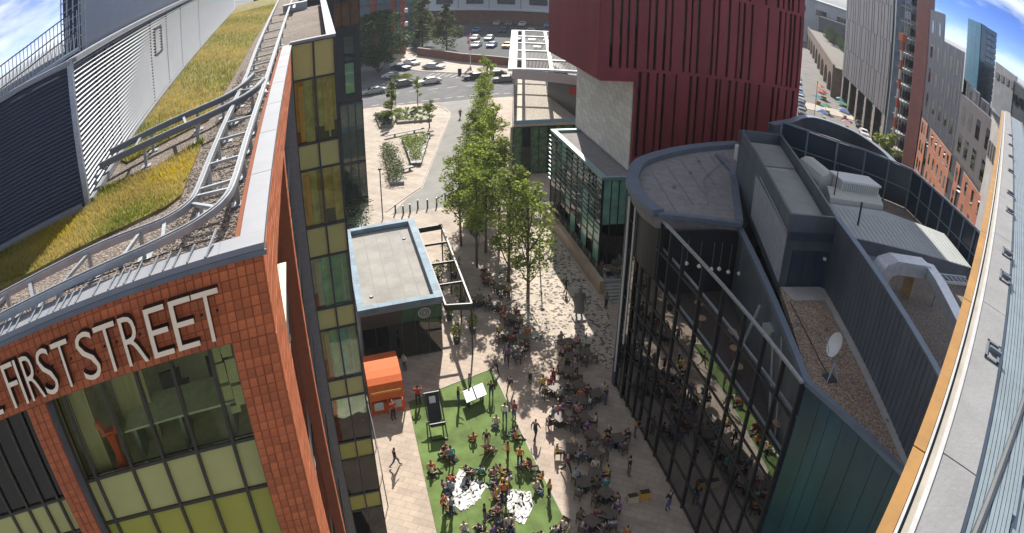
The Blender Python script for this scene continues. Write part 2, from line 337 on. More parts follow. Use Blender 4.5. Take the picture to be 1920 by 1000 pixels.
# long courses on the sunny street side, seen at a grazing angle
side = B()
def course(y0, y1, z0, z1):
    n = max(1, round((z1 - z0) / TH))
    for j in range(n):
        za = z0 + (z1 - z0) * j / n; zb = z0 + (z1 - z0) * (j + 1) / n - .012
        m_ = max(1, round((y1 - y0) / .55))
        for i in range(m_):
            ya = y0 + (y1 - y0) * i / m_; yb = y0 + (y1 - y0) * (i + 1) / m_ - .01
            side.box(SX + .001, ya, za, SX + .018 + rnd.uniform(0, .004), yb, zb)
course(FY, 27, 28.33, ZB); course(FY, 10.7, 0, 28.32); course(16.45, 17.0, 0, 28.32)
o = obj('side_tile_field', side, BRICKT, left); o['kind'] = 'stuff'
# coping
b = B()
b.box(-9, FY - .05, 29.68, SX + .05, FY + .35, 29.8); b.box(SX - .29, FY + .352, 29.68, SX + .05, 27.06, 29.8)
cp = obj('coping', b, ZINC, left)
for k in range(6): obj('coping_seam', B().box(-8.2 + k * 1.35, FY - .053, 29.801, -8.185 + k * 1.35, FY + .352, 29.804), ZINCD, cp)
for k in range(6): obj('coping_seam', B().box(SX - .293, 11.6 + k * 2.6, 29.801, SX + .053, 11.615 + k * 2.6, 29.804), ZINCD, cp)
obj('gutter_lip', B().box(-9, FY - .075, 29.62, SX + .075, FY - .052, 29.70), ZINCD, left)
# front glazing: window bands, spandrel panels, mullions
GY = FY + .3
def glazing(x0, x1, muls, rows, parent, intz=None):
    fr = B()
    edges = [x0] + muls + [x1]
    for x in edges: fr.box(x - .025, GY - .06, 0, x + .025, GY + .06, 28.32)
    for z in sorted(set([r[0] for r in rows] + [r[1] for r in rows])): fr.box(x0, GY - .055, z - .03, x1, GY + .055, z + .03)
    obj('mullion', fr, M('bronze frame', (0.07, 0.06, 0.045), 0.45, 0.2), parent)
    for (z0, z1, mt) in rows:
        for i in range(len(edges) - 1):
            q = B().box(edges[i] + .027, GY - .012, z0 + .032, edges[i + 1] - .027, GY + .012, z1 - .032)
            nm = 'spandrel' if mt in (OLIVE, OLIVEP, OLIVEY) else 'pane'
            obj(nm, q, mt, parent)
rows = [(26.35, 28.30, WIN_CLEAR), (25.32, 26.35, OLIVEP), (23.3, 25.32, OLIVE), (22.3, 23.3, OLIVEP), (20.2, 22.3, OLIVE), (0, 20.2, OLIVEP)]
glazing(-4.68, -1.52, [-4.45, -3.72, -3.12, -2.52, -1.90], rows, left)
glazing(-9.0, -5.12, [-8.2, -7.4, -6.6, -6.15, -5.75, -5.4], [(26.15, 28.30, WIN_DARK), (25.32, 26.15, OLIVEP), (23.3, 25.32, WIN_DARK), (0, 23.3, OLIVEP)], left)
b = B(); b.box(-4.7, FY + .02, 0, -4.695, GY - .06, 28.31); b.box(-1.505, FY + .02, 0, -1.5, GY - .06, 28.31); b.box(-4.69, FY + .05, 28.30, -1.51, GY - .06, 28.318)
obj('window_reveal', b, M('grey reveal', (0.17, 0.175, 0.19), 0.6, 0.1), left)
# office behind the glass
b = B(); b.box(-8.9, FY + .45, 26.05, -1.0, 15, 26.1); b.box(-8.9, FY + .45, 28.6, -1.0, 15, 28.7); b.box(-8.9, 11.3, 26.1, -1.0, 11.4, 28.6); b.box(-4.92, FY + .5, 26.1, -4.86, 11.3, 28.6); b.box(-1.40, FY + .55, 26.1, -1.35, 11.3, 28.6)
obj('office_interior', b, [INTW], left)
desk = empty('desk', (-2.7, 9.6, 26.1), 'long white desk behind the top floor office window', 'desk')
obj('desk_top', B().box(-3.75, 9.35, 26.83, -1.75, 10.15, 26.87), M('white laminate', (0.62, 0.66, 0.56), 0.4), desk)
for x in (-3.6, -2.75, -1.9): obj('desk_leg', B().box(x - .03, 9.45, 26.1, x + .03, 10.05, 26.83), GALV, desk)
def office_chair(x, y, col, label, rz):
    c = empty('office_chair', (x, y, 26.1), label, 'chair', rz=rz)
    for nm, q in (('seat', B().box(-.22, -.22, .42, .22, .22, .5)), ('backrest', B().prism([(-.2, .2), (.2, .2), (.17, .27), (-.17, .27)], .55, 1.05)), ('stem', B().cone((0, 0), .035, .035, .08, .42, 8)), ('base', B().box(-.25, -.03, .02, .25, .03, .08).box(-.03, -.25, .021, .03, .25, .081))):
        o = bpy.data.objects.new(nm, mesh_of(nm, q, M('chair ' + col[0], col[1], 0.7))); COL.objects.link(o); o.parent = c
office_chair(-2.95, 10.5, ('black', (0.02, 0.02, 0.022)), 'black office chair behind the middle of the white desk', R(180))
office_chair(-2.05, 10.55, ('black', (0.02, 0.02, 0.022)), 'black office chair behind the right end of the white desk', R(170))
ob = B(); ob.cone((-4.0, 9.35), .07, .11, 26.55, 26.95, 8); ob.box(-4.16, 9.28, 26.93, -3.86, 9.42, 27.0); ob.beam((-4.12, 9.35, 27.0), (-4.2, 9.35, 27.25), .13, .06); ob.beam((-3.9, 9.35, 27.0), (-3.8, 9.35, 27.25), .13, .06); ob.cone((-4.0, 9.35), .16, .05, 26.1, 26.55, 8)
obj('floor_sculpture', ob, M('orange fabric', (0.65, 0.10, 0.02), 0.7), label='bright orange forked upright ornament inside the office window', cat='ornament', loc=(-4.0, 9.35, 26.1))
bx = empty('paper_stack', (-1.7, 9.3, 26.1), 'cream sheets pinned in a column inside the right end of office window', 'paper')
for k, (x, z, w, h) in enumerate([(-1.86, 27.75, .15, .5), (-1.69, 27.8, .16, .5), (-1.84, 27.35, .15, .38), (-1.67, 27.3, .16, .46), (-1.82, 27.0, .15, .3), (-1.66, 26.85, .15, .4), (-1.76, 26.72, .16, .16)]):
    obj('sheet', B().box(x - w / 2, 9.22 + k * .004, z, x + w / 2, 9.24 + k * .004, z + h - .02), M('cream paper', (0.68, 0.64, 0.42), 0.8), bx)
obj('curtain', B().box(-4.62, 9.3, 26.1, -4.2, 9.36, 28.55), INTC, left)
obj('curtain', B().box(-3.9, 9.9, 26.1, -3.3, 9.96, 28.55), INTC, left)
# lettering
def letter(ch, x, z, size, parent):
    cu = bpy.data.curves.new('letter', 'FONT'); cu.body = ch; cu.size = size; cu.extrude = .02; cu.resolution_u = 3; cu.offset = -.010
    tmp = bpy.data.objects.new('tmp', cu); COL.objects.link(tmp)
    dg = bpy.context.evaluated_depsgraph_get(); me = bpy.data.meshes.new_from_object(tmp.evaluated_get(dg)); bpy.data.objects.remove(tmp); bpy.data.curves.remove(cu)
    xs = [v.co.x for v in me.vertices]; x0, x1 = min(xs), max(xs); zs = [v.co.y for v in me.vertices]; h = max(zs)
    return me, x0, x1, h
def lettering(text, xr, z0, height, stepw):
    for ch, xa, xb in stepw:
        me, x0, x1, h = letter(ch, 0, 0, 1, left)
        sx = (xb - xa) / (x1 - x0); sz = height / h
        for v in me.vertices:
            c = v.co.copy(); v.co = ((c.x - x0) * sx, -c.z * 2.6, c.y * sz)
        me.materials.clear(); me.materials.append(CREAM); me.materials.append(BLACKM); me.update()
        for p_ in me.polygons: p_.material_index = 0 if abs(p_.normal.y) > .7 else 1
        o = inst('letter', me, (xa, FY - .085, z0), left); o['label'] = 'cream raised letter ' + ch
        for dx in (.2, .8): obj('stand_off', B().box(xa + (xb - xa) * dx - .012, FY - .055, z0 + height * .5 - .012, xa + (xb - xa) * dx + .012, FY, z0 + height * .5 + .012), BLACKM, o)
lettering('FIRST STREET', None, 28.5, .85, [('E', -5.76, -5.47), ('F', -5.22, -4.99), ('I', -4.965, -4.915), ('R', -4.83, -4.56), ('S', -4.53, -4.27), ('T', -4.21, -3.91), ('S', -3.79, -3.48), ('T', -3.44, -3.09), ('R', -3.03, -2.71), ('E', -2.62, -2.30), ('E', -2.24, -1.91), ('T', -1.90, -1.52)])
# street side: recessed windows between the piers
b = B(); b.box(SX - .34, 10.7, 0, SX - .3, 16.45, 28.32); b.box(SX - .34, 17.0, 0, SX - .3, 26.5, 28.32)
obj('side_lining', b, M('brown lining', (0.2, 0.185, 0.18), 0.55, 0.1, var=0.15), left)
fl = 28.32
for k in range(7):
    z1 = 28.2 - k * 4.0; z0 = z1 - 2.9
    for (ya, yb) in ((10.9, 12.7), (12.75, 14.5), (14.55, 16.3), (17.3, 20.2), (20.25, 23.2), (23.25, 26.2)):
        obj('pane', B().box(SX - .285, ya, z0, SX - .26, yb, z1), WIN_GREEN, left)
obj('metal_panel', B().box(SX - .4, 26.5, 0, SX + .02, 26.99, 28.31), M('brown lining', (0.1, 0.1, 0.1)), left)
# the glass bay that steps out towards the plaza
b = B(); b.box(-1.3, 27.5, -.1, .62, 47.6, 29.3); b.box(-1.3, 27.15, 29.3, .62, 27.5, 29.69)
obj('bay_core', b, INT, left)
fr = B()
zs = [29.75, 28.0, 25.0, 23.8, 21.1, 19.65, 17.1, 16.0, 13.3, 12.25, 9.6, 8.5, 6.1, 5.0, 2.4, 1.3, 0]
for x in (-.86, -.06, .70): fr.box(x - .035, 26.95, 0, x + .035, 27.12, 29.75)
for z in zs: fr.box(-.86, 26.96, z - .045, .70, 27.11, z + .045)
obj('bay_frame', fr, DARKM, left)
for i in range(len(zs) - 1):
    for j, (xa, xb) in enumerate(((-.825, -.095), (-.025, .665))):
        if i % 2 == 0: obj('spandrel', B().box(xa, 27.02, zs[i + 1] + .046, xb, 27.05, zs[i] - .046), (OLIVEP if i < 9 else OLIVE), left)
        else:
            obj('pane', B().box(xa, 27.03, zs[i + 1] + .046, xb, 27.05, zs[i] - .046), WIN_GREEN if i > 4 else glass('amber glass %d' % i, (0.93, 0.9, 0.66), 1.5) if ('amber glass %d' % i) not in MATS else MATS['amber glass %d' % i], left)
    if i % 2:  # coloured strips behind the panes imitate reflections in the bay glass
        x = -.84
        while x < .6:
            w_ = rnd.uniform(.16, .42); w_ = min(w_, .68 - x)
            nm_, cv_ = rnd.choice((('sage', (0.58, 0.7, 0.45)), ('teal', (0.3, 0.52, 0.45)), ('ochre', (0.55, 0.42, 0.12)), ('lime', (0.6, 0.62, 0.25)), ('fern', (0.3, 0.45, 0.2)), ('mist', (0.6, 0.7, 0.66))) if i > 4 else (('ochre', (0.55, 0.42, 0.12)), ('lime', (0.6, 0.62, 0.25)), ('sage', (0.58, 0.7, 0.45)), ('mist', (0.5, 0.58, 0.58)), ('straw', (0.7, 0.64, 0.34))))
            zlo = zs[i + 1] + (rnd.uniform(0, 1.0) if rnd.random() < .4 else 0)
            obj('blind', B().box(x, 27.16 + rnd.uniform(0, .14), zlo, x + w_ - .01, 27.31, zs[i] - .06), M('blind ' + nm_, cv_, 0.9, var=0.3, scale=2.2), left); x += w_
        for (xa, xb) in ((-.7, -.55 + .05 * (i % 3)), (.35, .42)): obj('curtain_strip', B().box(xa, 27.13, zs[i + 1] + .1, xb, 27.2, zs[i] - .3), M('pale curtain', (0.62, 0.62, 0.5), 0.9), left)
for i in range(len(zs) - 1):                                  # the bay's plaza side
    for k in range(10): 
        ya = 27.13 + k * 2.04
        obj('spandrel' if i % 2 == 0 else 'pane', B().box(.69, ya, zs[i + 1] + .03, .715, ya + 2.0, zs[i] - .03), OLIVEP if i % 2 == 0 else WIN_GREEN, left)
b = B(); b.box(.2, 26.9, 29.76, .76, 27.2, 29.9); b.box(-.9, 26.9, 29.76, .2, 27.2, 29.9); b.box(.42, 27.2, 29.76, .76, 48, 29.9)
obj('bay_coping', b, ZINC, left)
# roofs
b = B(); b.box(-9, FY + .35, 29.0, SX - .29, 72, 29.40); b.box(SX - .288, 27.2, 29.0, .42, 48, 29.41)
obj('gravel_roof', b, GRAVEL, left)
b = B(); b.prism([(-2.9, 74), (-2.75, 25), (-2.8, 18.4), (-4.7, 16.7), (-5.0, 17.2), (-5.3, 21), (-7.4, 72)], 29.401, 29.45); b.prism([(-2.65, 16.4), (-2.6, 12.6), (-2.85, 12.2), (-3.6, 11.95), (-5.4, 11.6), (-9, 11.3), (-9, 13.6), (-5.05, 14.0), (-4.95, 15.2), (-3.6, 15.2)], 29.401, 29.46)
obj('sedum_bed', b, SEDUM, left)
# loose stones lying proud of the gravel near the corner
st = B()
def stone(x, y, z, r):
    a = rnd.uniform(0, 6.3); q = [(math.cos(a + t) * r * rnd.uniform(.7, 1.2), math.sin(a + t) * r * rnd.uniform(.7, 1.2)) for t in (0, 1.57, 3.14, 4.71)]
    k = [(x + u, y + v, z) for u, v in q] + [(x + u * .5, y + v * .5, z + r * .8) for u, v in q]
    st.add(k, [(4, 5, 6, 7), (0, 1, 5, 4), (1, 2, 6, 5), (2, 3, 7, 6), (3, 0, 4, 7)], rnd.randrange(3))
for k in range(5200):
    x = rnd.uniform(-2.6, -1.2); y = 9.2 + 16 * rnd.random() ** 1.6
    stone(x, y, 29.40, rnd.uniform(.012, .035))
for k in range(2600):
    x = rnd.uniform(-6.5, -1.3); y = rnd.uniform(9.15, 10.6); stone(x, y, 29.40, rnd.uniform(.012, .034))
o = obj('loose_stones', st, [M('stone a', (0.36, 0.30, 0.25), 0.9), M('stone b', (0.2, 0.165, 0.14), 0.9), M('stone c', (0.44, 0.4, 0.35), 0.9)], left); o['kind'] = 'stuff'
# dry grass and yellow sedum flowers
g = B()
def blade(x, y, z, h, m):
    a = rnd.uniform(0, 6.28); dx, dy = math.cos(a) * h * .35, math.sin(a) * h * .35; w = h * .10
    g.add([(x - dy * w / h * 2, y + dx * w / h * 2, z), (x + dy * w / h * 2, y - dx * w / h * 2, z), (x + dx, y + dy, z + h)], [(0, 1, 2)], m)
def inpoly(x, y, P):
    c = False
    for i in range(len(P)):
        (xa, ya), (xb, yb) = P[i], P[i - 1]
        if (ya > y) != (yb > y) and x < (xb - xa) * (y - ya) / (yb - ya) + xa: c = not c
    return c
PA = [(-2.65, 16.4), (-2.6, 12.6), (-2.85, 12.2), (-3.6, 11.95), (-5.4, 11.6), (-8, 11.4), (-8, 13.6), (-5.05, 14.0), (-4.95, 15.2), (-3.6, 15.2)]
PB = [(-2.9, 60), (-2.75, 25), (-2.8, 18.4), (-4.7, 16.7), (-5.0, 17.2), (-5.3, 21), (-7, 60)]
n = 0
while n < 26000:
    x, y = rnd.uniform(-8, -2.6), rnd.uniform(11.4, 16.5)
    if inpoly(x, y, PA):
        n += 1; t = math.sin(x * 2.1 + y) + math.sin(y * 1.7 - x * .8) + rnd.uniform(-1, 1)
        blade(x, y, 29.44, rnd.uniform(.05, .15), 0 if t < -.9 else (2 if t > 1.7 else 1))
n = 0
while n < 24000:
    x, y = rnd.uniform(-7, -2.6), 16.7 + 43 * rnd.random() ** 1.7
    if inpoly(x, y, PB):
        n += 1; t = math.sin(x * 1.3 + y * .6) + rnd.uniform(-1.2, 1.2) - .4
        blade(x, y, 29.44, rnd.uniform(.07, .2), 0 if t < -.7 else (2 if t > 1.4 else 1))
o = obj('roof_grass', g, [leafmat('green sedum', (0.17, 0.21, 0.03)), leafmat('straw grass', (0.42, 0.33, 0.10)), leafmat('yellow sedum flower', (0.55, 0.42, 0.02))], left); o['kind'] = 'stuff'
# further wing of the same block
wing = empty('office_wing', (1.5, 75, 0), 'dark glazed office wing with amber upper glazing behind the glass bay', 'building')
b = B(); b.box(-6, 75.3, -.1, 4.3, 112, 31)
obj('core', b, INT, wing)
fr = B(); fr.box(-6, 74.9, 0, 4.55, 75.3, .8); fr.box(1.9, 75.0, 13.4, 2.85, 75.3, 23); fr.box(3.85, 75.0, 13.4, 4.5, 75.3, 23); fr.box(2.85, 75.0, 21.9, 3.85, 75.3, 23); fr.box(2.85, 75.0, 13.4, 3.85, 75.3, 14.3); fr.box(-6, 75, 0.8, 1.9, 75.3, 31)
for z in (5.4, 13.2, 23.1, 27, 31): fr.box(-6, 74.92, z - .15, 4.55, 75.29, z + .15)
for x in (1.4, 2.2, 3.0, 3.75, 4.5): fr.box(x - .05, 74.94, 0.8, x + .05, 75.28, 13.1) if x != 1.4 else None
for x in (1.95, 2.7, 3.6, 4.5): fr.box(x - .05, 74.94, 23.2, x + .05, 75.28, 31)
fr.box(4.3, 75.3, 0, 4.5, 112, 31)
obj('frame', fr, BLACKM, wing)
AMBER = glass('amber bay glass', (0.7, 0.5, 0.12), 1.6)
for (xa, xb) in ((1.98, 2.65), (2.75, 3.55), (3.65, 4.45)):
    for (za, zb) in ((23.3, 26.8), (27.2, 30.8)):
        obj('pane', B().box(xa, 75.02, za, xb, 75.05, zb), AMBER, wing)
        obj('amber_blind', B().box(xa, 75.15, za, xb, 75.2, zb - .4), M('amber blind', (0.5, 0.36, 0.1), 0.8, var=0.5, scale=1.2), wing)
for (za, zb) in ((14.4, 17), (17.1, 19.4), (19.5, 21.8)): obj('pane', B().box(2.9, 75.1, za, 3.8, 75.13, zb), WIN_GREEN, wing)
obj('pale_blind', B().box(2.9, 75.2, 14.4, 3.8, 75.25, 18.3), M('pale curtain', (0.6, 0.6, 0.5)), wing)
for (xa, xb) in ((2.25, 2.95), (3.05, 3.7), (3.8, 4.45)):
    for (za, zb) in ((.9, 5.2), (5.6, 9.2), (9.3, 13.0)): obj('pane', B().box(xa, 75.05, za, xb, 75.08, zb), WIN_GREEN, wing)
# ------------------------------------------------------------------ cradle rails on the roof
def smooth(pts, n=5):
    P = [Vector(p) for p in pts]; out = []
    for i in range(len(P) - 1):
        p0, p1, p2, p3 = P[max(i - 1, 0)], P[i], P[i + 1], P[min(i + 2, len(P) - 1)]
        for k in range(n):
            t = k / n
            out.append(.5 * ((2 * p1) + (p2 - p0) * t + (2 * p0 - 5 * p1 + 4 * p2 - p3) * t * t + (3 * p1 - p0 - 3 * p2 + p3) * t ** 3))
    return out + [P[-1]]
RZ = 29.92
ro = smooth([(-1.55, 60, RZ), (-1.38, 30, RZ), (-1.34, 20, RZ), (-1.38, 13.5, RZ), (-1.40, 11.2, RZ), (-1.5, 10.35, RZ), (-1.78, 9.85, RZ), (-2.2, 9.55, RZ), (-3, 9.32, RZ), (-5.1, 9.1, RZ), (-9, 8.98, RZ)])
ri = smooth([(-2.7, 60, RZ), (-2.2, 30, RZ), (-2.0, 21, RZ), (-2.02, 14, RZ), (-2.03, 11.3, RZ), (-2.12, 10.65, RZ), (-2.38, 10.32, RZ), (-2.75, 10.22, RZ), (-3.5, 10.2, RZ), (-5.4, 9.95, RZ), (-9, 9.75, RZ)])
rail = empty('cradle_rail_track', (-1.7, 10, 29.4), 'pale steel twin rail track bending round the roof corner on posts', 'rail track')
def rail_pair(path, root, w=.10, h=.13):
    rl = obj('rail', B().sweep([(p[0], p[1], p[2]) for p in path], w, h), GALV, root)
    obj('rail_flange', B().sweep([(p[0], p[1], p[2] + h / 2 + .0125) for p in path], w * .35, .02), ZINC, rl)
rail_pair(ro, rail); rail_pair(ri, rail)
def crossm(p, q, root):
    obj('cross_member', B().beam(p, q, .06, .06), GALV, root)
def post(p, root):
    q = B(); q.box(p[0] - .035, p[1] - .035, 29.4, p[0] + .035, p[1] + .035, p[2] - .07); q.box(p[0] - .12, p[1] - .12, 29.405, p[0] + .12, p[1] + .12, 29.43)
    obj('post', q, GALV, root)
for y in (11.3, 12.6, 14.2, 15.6, 20.2, 21.6, 23.2, 25, 27.2, 30, 33, 37, 42):
    xo = min(ro, key=lambda p: abs(p[1] - y) + (9 if p[0] < -1.6 else 0))[0]; xi = min(ri, key=lambda p: abs(p[1] - y) + (9 if p[1] < 10.9 else 0))[0]
    crossm((xo - .05, y, RZ - .02), (xi + .05, y, RZ - .02), rail); post((xo, y, RZ), rail); post((xi, y, RZ), rail)
for x in (-2.9, -3.9, -4.75, -5.6, -6.8):
    a = min(ro, key=lambda p: abs(p[0] - x) + (9 if p[1] > 9.9 else 0)); c = min(ri, key=lambda p: abs(p[0] - x) + (9 if p[1] > 10.4 else 0))
    crossm((a[0], a[1] + .05, RZ - .02), (c[0], c[1] - .05, RZ - .02), rail); post(a, rail); post(c, rail)
crossm((-1.6, 10.2, RZ - .02), (-2.1, 10.75, RZ - .02), rail); crossm((-1.45, 10.9, RZ - .02), (-2.0, 11.0, RZ - .02), rail); crossm((-2.35, 9.5, RZ - .02), (-2.45, 10.28, RZ - .02), rail)
br = empty('cradle_branch_track', (-3, 17, 29.4), 'dark twin rail branch crossing the sedum towards the plant room', 'rail track')
for path in ([(-1.75, 20.6, RZ + .08), (-1.98, 19.2, RZ + .08), (-2.3, 18.3, RZ + .08), (-2.8, 17.8, RZ + .08), (-3.8, 17.15, RZ + .08), (-5.0, 16.35, RZ + .08)], [(-1.38, 19.3, RZ + .08), (-1.55, 18.2, RZ + .08), (-1.9, 17.3, RZ + .08), (-2.6, 16.5, RZ + .08), (-3.7, 15.85, RZ + .08), (-5.0, 15.3, RZ + .08)]):
    sp = smooth(path); rl = obj('rail', B().sweep([tuple(p) for p in sp], .10, .16), ZINCD, br); obj('rail_flange', B().sweep([(p[0], p[1], p[2] + .092) for p in sp], .05, .02), GALV, rl)
    for p in sp[6::5]: post((p[0], p[1], p[2]), br)
for (p, q) in (((-3.3, 17.5), (-3.0, 16.2)), ((-4.3, 16.8), (-4.2, 15.6)), ((-2.1, 18.8), (-1.5, 18.5))): crossm(p + (RZ + .06,), q + (RZ + .06,), br)
jn = empty('rail_junction', (-1.7, 18.2, 29.4), 'bolted junction plates where the branch rails meet the roof track', 'bracket')
for (x, y) in ((-1.36, 18.4), (-1.36, 19.4), (-2.02, 18.4), (-2.0, 19.7)):
    obj('plate', B().box(x - .1, y - .14, RZ - .11, x + .1, y + .14, RZ - .06).box(x - .14, y - .03, RZ - .2, x + .14, y + .03, RZ - .11), WHITE if x > -1.5 else GALV, jn)
    obj('wheel', B().beam((x - .12, y + .08, 29.55), (x - .05, y + .08, 29.55), .22, .22), BLACKM, jn)
# fall-arrest brackets laid over the front coping
br2 = empty('edge_bracket_row', (-3.3, 9.0, 29.8), 'row of small steel brackets and cable along the front roof edge', 'brackets')
xs = [-5.75, -5.5, -5.3, -5.05, -4.9, -4.75, -4.45, -4.3, -4.0, -3.87, -3.75, -3.6, -3.3, -3.05, -2.93, -2.8, -2.65, -2.4, -2.2, -2.05, -1.85]
for x in xs: obj('bracket', B().tube([(x - .03, FY - .045, 29.815), (x, FY + .16, 29.84), (x + .035, FY + .4, 29.86)], .013, 5), GALV, br2)
obj('cable', B().tube([(-8, FY + .4, 29.86), (-1.55, FY + .4, 29.86)], .012, 5), BLACKM, br2)
obj('end_strut', B().tube([(-1.62, FY - .05, 29.81), (-1.5, FY + .45, 29.95)], .022, 6), GALV, br2)
# ------------------------------------------------------------------ rooftop plant room
A0, A1 = Vector((-5.1, 14.3, 0)), Vector((-7.2, 67.6, 0)); C1 = Vector((-12, 13.4, 0))
shed = empty('plant_room', (-5.1, 14.3, 29.4), 'ribbed white metal plant room on the grass roof', 'plant room')
def ribbed(p, q, z0, z1, n, root, name, mat, depth=.1):
    d = (q - p).normalized(); nn = Vector((d.y, -d.x, 0)); s_ = B(); h = (z1 - z0) / n
    for k in range(n):                                   # overlapping blades with an open gap between
        za = z0 + h * k; vs = []
        for e in (p, q):
            for (o_, z) in ((.0, za + h * .62), (depth, za + h * .08), (depth, za), (.0, za + h * .50)): vs.append((e.x + nn.x * o_, e.y + nn.y * o_, z))
        s_.add(vs, [(0, 1, 5, 4), (1, 2, 6, 5), (2, 3, 7, 6), (3, 0, 4, 7), (3, 2, 1, 0), (4, 5, 6, 7)])
    o = obj(name, s_, mat, root); o['kind'] = 'stuff'; return o
SHED = M('white ribbed steel', (0.25, 0.27, 0.29), 0.4, 0.2, var=0.08, scale=1.5)
SHEDD = M('shaded ribbed steel', (0.09, 0.105, 0.14), 0.45, 0.1, var=0.1, scale=1.5)  # darker copy of the shed steel, the end wall's shade in its colour
ribbed(A0, A1, 29.55, 33.2, 28, shed, 'ribbed_wall', SHED)
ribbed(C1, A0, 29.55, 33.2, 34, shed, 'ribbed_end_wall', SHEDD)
b = B(); b.prism([(-5.13, 14.34), (-7.23, 67), (-12, 67), (-12, 13.45)], 29.41, 33.1)
obj('core', b, M('shed lining', (0.11, 0.12, 0.13), .7), shed)
b = B(); b.beam((-5.07, 14.26, 29.4), (-5.07, 14.26, 33.3), .12, .12); obj('corner_post', b, GALV, shed)
b = B(); b.beam((A0.x + .02, A0.y, 33.27), (A1.x + .02, A1.y, 33.27), .3, .14); b.beam((C1.x, C1.y - .02, 33.26), (A0.x, A0.y - .02, 33.26), .3, .13); obj('roof_trim', b, ZINC, shed)
b = B(); b.beam((A0.x + .06, A0.y, 29.5), (A1.x + .06, A1.y, 29.5), .22, .16); b.beam((C1.x, C1.y - .06, 29.5), (A0.x - .1, A0.y - .06, 29.5), .2, .16); obj('base_flashing', b, ZINC, shed)
d = (A1 - A0).normalized(); nn = Vector((d.y, -d.x, 0))
for t in (2.0, 3.0, 3.9, 9.5, 13, 17, 24):
    p = A0 + d * t + nn * .055; obj('seam', B().beam((p.x, p.y, 29.6), (p.x, p.y, 33.1), .04, .05), DARKM, shed)
p = A0 + d * 10.2 + nn * .06; q = A0 + d * 11.6 + nn * .06
b = B(); 
for (u, v) in (((p, 31.4), (p, 32.6)), ((q, 31.4), (q, 32.6)), ((p, 31.4), (q, 31.4)), ((p, 32.6), (q, 32.6))): b.beam((u[0].x, u[0].y, u[1]), (v[0].x, v[0].y, v[1]), .09, .09)
obj('hatch_frame', b, DARKM, shed)
up_ = empty('plant_screen', (-6.4, 20, 33.3), 'dark navy rooftop screen standing on the plant room', 'screen')
b = B(); b.prism([(-5.75, 17.2), (-6.25, 17.2), (-7.9, 22), (-11.5, 33), (-11.5, 66), (-7.9, 66)], 33.11, 40)
obj('screen_panel', b, NAVY, up_)
b = B()
for k in range(16): b.tube([(-6.3, 17.1, 33.4 + k * .35), (-5.6, 17.1, 33.45 + k * .37)], .02, 4)
for k in range(5): b.tube([(-5.6 - k * .17, 17.08, 33.3), (-5.55 - k * .17, 17.08, 39)], .02, 4)
o = obj('lattice', b, GALV, up_); o['kind'] = 'stuff'
cw = empty('roof_walkway_railing', (-8, 16, 33.2), 'lattice railing of a walkway on the plant room roof against the sky', 'railing')
def rp(t, z): 
    az = R(lerp(-27.5, -18.8, t)); D = 17.0
    return (math.sin(az) * D, math.cos(az) * D, z + lerp(0, .42, t))
b = B(); b.beam(rp(0, 33.02), rp(1, 33.02), .5, .1); obj('walkway_deck', b, GALV, cw)
for zz in (33.38, 33.68, 34.05): obj('handrail', B().tube([rp(0, zz), rp(.5, zz + .05), rp(1, zz + .22)], .022, 5), DARKM, cw)
for k in range(27):
    t = k / 26; obj('baluster', B().tube([rp(t, 33.05), rp(t, 34.05 + .2 * t)], .012, 4), GALV, cw)
    if k < 26: obj('brace', B().tube([rp(t, 33.1), rp(t + 1 / 26, 33.68 + .1 * t)], .008, 4), GALV, cw)
b = B(); b.box(-1.9, 46.5, 29.4, -.4, 47.5, 30.1); b.tube([(-1.2, 44, 29.9), (-1.2, 46.5, 29.9)], .12, 8)
vent = empty('roof_vent', (-1, 46, 29.4), 'small grey ventilation unit on the gravel bay roof', 'vent')
obj('housing', b, GALV, vent)
# ------------------------------------------------------------------ arts centre with the glass curtain wall (right)
arts = empty('arts_centre', (17.5, 30, 0), 'dark arts centre with glass curtain wall and gravel roofs on the plaza', 'building')
SLATE = M('blue black cladding', (0.105, 0.122, 0.14), 0.42, 0.1, var=0.22, scale=0.9, stretch=(1, 1, .3))
COPB = M('blue grey coping', (0.16, 0.20, 0.25), 0.45, 0.2, var=0.1, scale=1.5)
TEAL = [M('teal panel %d' % i, c, 0.28, 0.25, var=0.3, scale=0.8, stretch=(1, 1, .25), spec=0.7) for i, c in enumerate([(0.012, 0.085, 0.115), (0.016, 0.105, 0.13), (0.012, 0.07, 0.105)])]
GX = 17.5
mul = [38.6, 37.5, 36.4, 35.3, 34.3, 33.1, 31.6, 29.4, 27.2, 25.05, 23.2, 21.5, 19.95]
tran = [.25, 2.1, 4.0, 5.9, 7.6, 9.35, 11.2, 13.4, 15.3]
fr = B()
for y in mul: fr.box(GX - .09, y - .045, 0, GX + .14, y + .045, 15.4)
obj('mullion_frame', fr, BLACKM, arts)
fr = B()
for z in tran[:-1]: fr.box(GX - .05, 19.95, z - .05, GX + .1, 38.6, z + .05)
obj('transom_frame', fr, BLACKM, arts)
obj('top_rail', B().box(GX - .08, 19.9, 15.44, GX + .08, 36.4, 15.57), GALV, arts)
obj('lower_rail', B().box(GX + .2, 19.9, 13.45, GX + .33, 36.0, 13.56), GALV, arts)
for i in range(len(mul) - 1):
    for j in range(len(tran) - 3):
        obj('pane', B().box(GX + .01, mul[i + 1] + .05, tran[j] + .055, GX + .03, mul[i] - .05, tran[j + 1] - .055), WIN_FACADE, arts)
